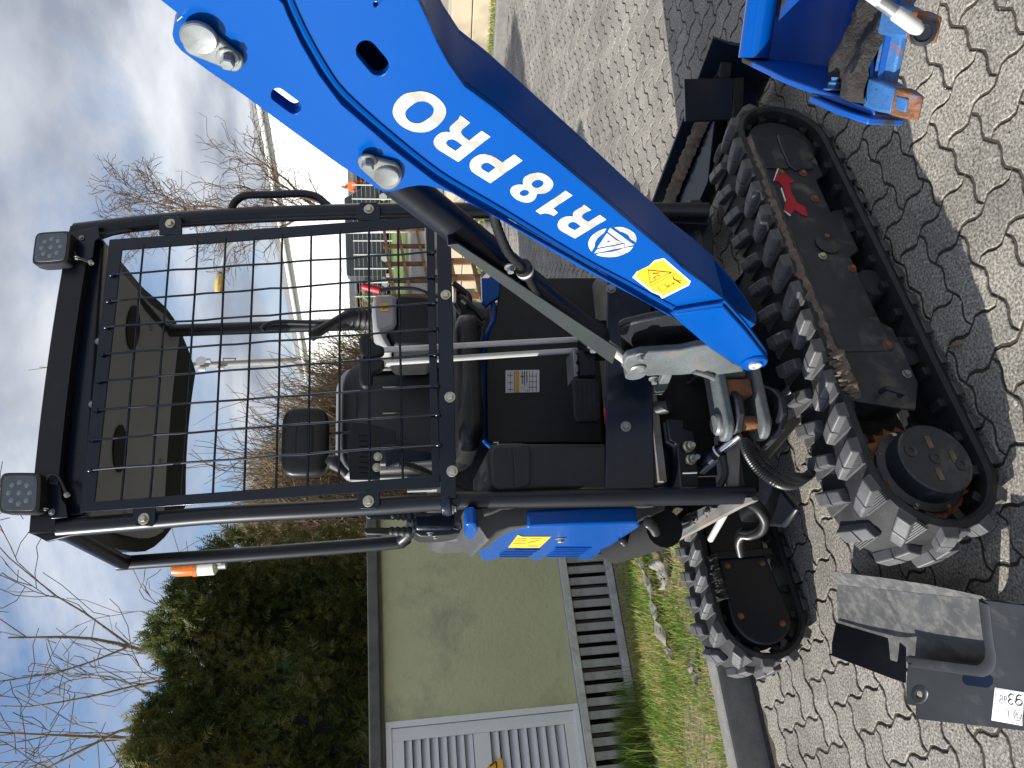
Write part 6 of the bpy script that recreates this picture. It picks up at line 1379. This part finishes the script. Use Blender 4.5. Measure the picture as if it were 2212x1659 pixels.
slot = [gz(*PC_([p])[0], .05) + UPZ * .016 for p in ((578, 490), (650, 510), (656, 558), (580, 538))]; mb = MB(); mb.prism(slot, UPZ * -.002); part('slot', mb, 'panel_dust', cv, smooth=0)  # no opening: pale patch stands in for light showing through the slot
outB = [((1102, 720), .115), ((1180, 728), .115), ((1400, 757), .115), ((1650, 788), .115), ((1712, 790), .115), ((1752, 766), .115), ((1776, 720), .116), ((1776, 650), .117), ((1755, 520), .12), ((1722, 238), .125), ((1900, 262), .125), ((2160, 298), .125), ((2420, 330), .125), ((2420, 1390), .05), ((2105, 1345), .05), ((1700, 1300), .05), ((1190, 1245), .05), ((1192, 1135), .065), ((1112, 1118), .065), ((1112, 950), .09), ((1125, 785), .11)]
bo_ = [gz(*PC_([p])[0], z) for p, z in outB]
hole = [gz(*PC_([(1222 + 27 * math.cos(t), 1038 + 30 * math.sin(t))])[0], .078) for t in [2 * math.pi * k / 16 for k in range(16)]]
# best-fit plane for the outer panel so it is truly flat
cB = sum(bo_, Vector()) / len(bo_); nB = Vector()
for i in range(len(bo_)): nB += (bo_[i] - cB).cross(bo_[(i + 1) % len(bo_)] - cB)
nB.normalize(); nB = nB if nB.z > 0 else -nB
def pB(x, y, off=0.): return pl(*PC_([(x, y)])[0], cB + nB * off, nB)
oB = [pB(*p) for p, z in outB]; hB = [pB(1222 + 27 * math.cos(t), 1038 + 30 * math.sin(t)) for t in [2 * math.pi * k / 20 for k in range(20)]]
mb = MB(); mb.holes([oB, hB], -nB * .004); pan = part('outer_panel', mb, 'panel_black', cv, smooth=0, bevel=.001)
edge = [pB(1112, 722), pB(1400, 757), pB(1660, 789), pB(1715, 789), pB(1755, 762), pB(1778, 710), pB(1776, 640), pB(1755, 520), pB(1722, 240)]
mb = MB(); pth = smooth_path(edge, 4); n = len(pth)
ins = []
for i in range(n):
    t = (pth[min(i + 1, n - 1)] - pth[max(i - 1, 0)]).normalized(); ins.append(t.cross(nB).normalized())
sg = 1 if ins[0].dot(pB(1500, 1000) - pB(1500, 770)) > 0 else -1
mb.rings([[p + nB * .001, p + q * sg * .010 + nB * .006, p + q * sg * .030 + nB * .001, p - nB * .012] for p, q in zip(pth, ins)]); part('folded_edge', mb, 'panel_black', cv, smooth=50)
c = pB(1222, 1038); 
mb = MB(); e1_ = (pB(1249, 1038) - c); e2_ = (pB(1222, 1068) - c); rg = lambda s_, o: [c + e1_ * s_ * math.cos(t) + e2_ * s_ * math.sin(t) + nB * o for t in [2 * math.pi * k / 28 for k in range(28)]]
mb.rings([rg(1.05, -.004), rg(1.05, .001), rg(2.2, .004), rg(2.7, .0005)], cap=False); part('grommet', mb, 'hose', pan, smooth=60)
mb = MB(); mb.prism([pB(*p, .0003) for p in capsule((1640, 905), (1790, 925), 56)], nB * .0006); part('dark_slot_patch', mb, 'black_paint', pan, smooth=0)  # flat dark patch stands in for the shade inside a slot hole
# noise label
lab = [(1862, 980), (2110, 1018), (2092, 1302), (1832, 1255)]
mb = MB(); mb.prism([pB(*p, .0005) for p in lab], nB * .0008); nl_ = part('noise_label', mb, 'decal_plain', pan, smooth=0); nl_['label'] = 'white noise label reading 93 dB on the outer panel'
o_, ux, uy = pB(1848, 1258, .0015), (pB(2092, 1302) - pB(1832, 1255)), (pB(1862, 980) - pB(1832, 1255))
def lp2(u, v): return pB(1832, 1255, .0015) + ux * u + uy * v
def stroke(pts, w, closed=False, parent=nl_, nm='label_print'):
    mb = MB(); mb.tube([lp2(*p) for p in pts], w, 5, closed=closed, flat=.3); part(nm, mb, 'ink', parent)
stroke([(.03, .03), (.97, .03), (.97, .97), (.03, .97)], .0008, True); stroke([(.055, .055), (.945, .055), (.945, .945), (.055, .945)], .0004, True)
# glyphs are upside down for the camera: label's own "up" points along -v
def arc(cx_, cy_, rx, ry, a0, a1, n=12): return [(cx_ + rx * math.cos(math.radians(a0 + (a1 - a0) * k / n)), cy_ + ry * math.sin(math.radians(a0 + (a1 - a0) * k / n))) for k in range(n + 1)]
stroke(arc(.80, .66, .10, .085, 0, 360), .0022, True); stroke([(.70, .66), (.70, .76), (.72, .84), (.78, .88), (.86, .86)][0:5], .0022)
stroke(arc(.55, .66, .09, .08, 100, -200 + 150, 8) if False else [(.62, .61), (.59, .575), (.53, .575), (.475, .62), (.475, .67), (.53, .715), (.57, .715)], .0022); stroke([(.53, .715), (.47, .76), (.465, .82), (.52, .87), (.58, .87), (.63, .83)], .0022)
stroke([(.335, .56), (.335, .80)], .0013); stroke(arc(.37, .74, .035, .055, 0, 360, 8), .0012, True)
stroke([(.27, .56), (.27, .80), (.21, .80), (.19, .765), (.20, .72), (.25, .69), (.20, .66), (.185, .61), (.205, .56), (.27, .56)], .0012)
stroke([(.52, .16), (.52, .40), (.42, .40)], .0014); stroke([(.36, .30), (.33, .40), (.30, .32), (.27, .40), (.24, .30)], .0006); stroke([(.21, .40), (.18, .30), (.15, .40)], .0006)
stroke([(.68, .28), (.76, .12), (.90, .14), (.96 - .03, .32), (.86, .44), (.72, .42)], .0012, True)
stroke([(.82, .20), (.88, .20), (.88, .32), (.82, .32)], .0008, True)
for k in range(3): stroke(arc(.84, .26, .06 + .03 * k, .06 + .03 * k, 120, 240, 6), .0008)

# ------------------------------------------------------------------ scraps: film, pebbles, twigs
def scrap(label, pts, z, mt, name='plastic_film', cat='plastic film', group='torn film on the verge'):
    rnd = random.Random(len(pts) * 7 + int(pts[0][0])); path = smooth_path([gz(x, y, z) for x, y, w in pts], 6); ws = np.interp(np.linspace(0, len(pts) - 1, len(path)), range(len(pts)), [p[2] for p in pts]); mb = MB(); rows = []
    for i, p in enumerate(path):
        t = (path[min(i + 1, len(path) - 1)] - path[max(i - 1, 0)]).normalized(); s_ = t.cross(UPZ).normalized()
        rows.append([p + s_ * ws[i] * f + UPZ * (rnd.uniform(.0, .018) + .012 * math.sin(i * .9 + f * 3)) for f in (-1, -.5, 0, .5, 1)])
    n = 5; mb.add([p for r in rows for p in r], [(i * n + j, i * n + j + 1, (i + 1) * n + j + 1, (i + 1) * n + j) for i in range(len(rows) - 1) for j in range(n - 1)])
    o = part(name, mb, mt, smooth=60); sm = o.modifiers.new('solid', 'SOLIDIFY'); sm.thickness = .0012; tag(o, label, cat, group)
scrap('long torn strip of clear plastic film lying across the grass', [(1382, 1210, .02), (1400, 1250, .03), (1412, 1300, .03), (1420, 1345, .045), (1440, 1385, .04), (1458, 1425, .008)], .13, 'film')
scrap('crumpled piece of clear film close to the far track', [(1408, 1218, .02), (1432, 1230, .05), (1440, 1255, .04), (1430, 1270, .01)], .13, 'film')
scrap('small piece of film on the kerb side of the verge', [(1498, 1425, .01), (1500, 1450, .03), (1505, 1480, .02)], .12, 'film')
pb = thing('pebbles', 'small pale pebbles and leaf bits scattered on the paving stones', 'pebbles', (0, 1.8, 0))
COL.objects.unlink(pb); bpy.data.objects.remove(pb)
peb = MB(); rp = random.Random(5)
spots = [(2105, 465, .004), (2035, 875, .0035), (2196, 870, .006), (2050, 780, .004), (1990, 655, .003), (2180, 290, .003), (2075, 655, .005), (1840, 560, .003)] + [(rp.uniform(1500, 2200), rp.choice([rp.uniform(0, 300), rp.uniform(1400, 1650), rp.uniform(300, 800)]), rp.uniform(.0008, .0026)) for _ in range(160)]
for x, y, r in spots:
    c = gz(x, y, .001); a = rp.uniform(0, 6.28); mb_ = peb; pad(mb_, c + UPZ * r * .4, Vector((math.cos(a), math.sin(a), 0)) * r * rp.uniform(.8, 1.6), Vector((-math.sin(a), math.cos(a), 0)) * r, UPZ * r * .6, .8, .8, 6, 4)
o = part('pebbles', peb, 'pebble', smooth=0); tag(o, 'small pale pebbles and grit strewn over the paving stones', 'pebbles', kind='stuff')
for (a, b, lab) in (((2052, 748), (2080, 742), 'short dry stick lying in the shade by the near track'), ((1985, 806), (1992, 790), 'small dry leaf stalk lying in the shade')):
    mb = MB(); p, q = gz(*a, .004), gz(*b, .004); mb.tube([p, p.lerp(q, .5) + UPZ * .003, q], [.003, .004, .002], 6); o = part('dry_stick', mb, 'twig_brown'); tag(o, lab, 'stick', 'dry sticks on the stones')
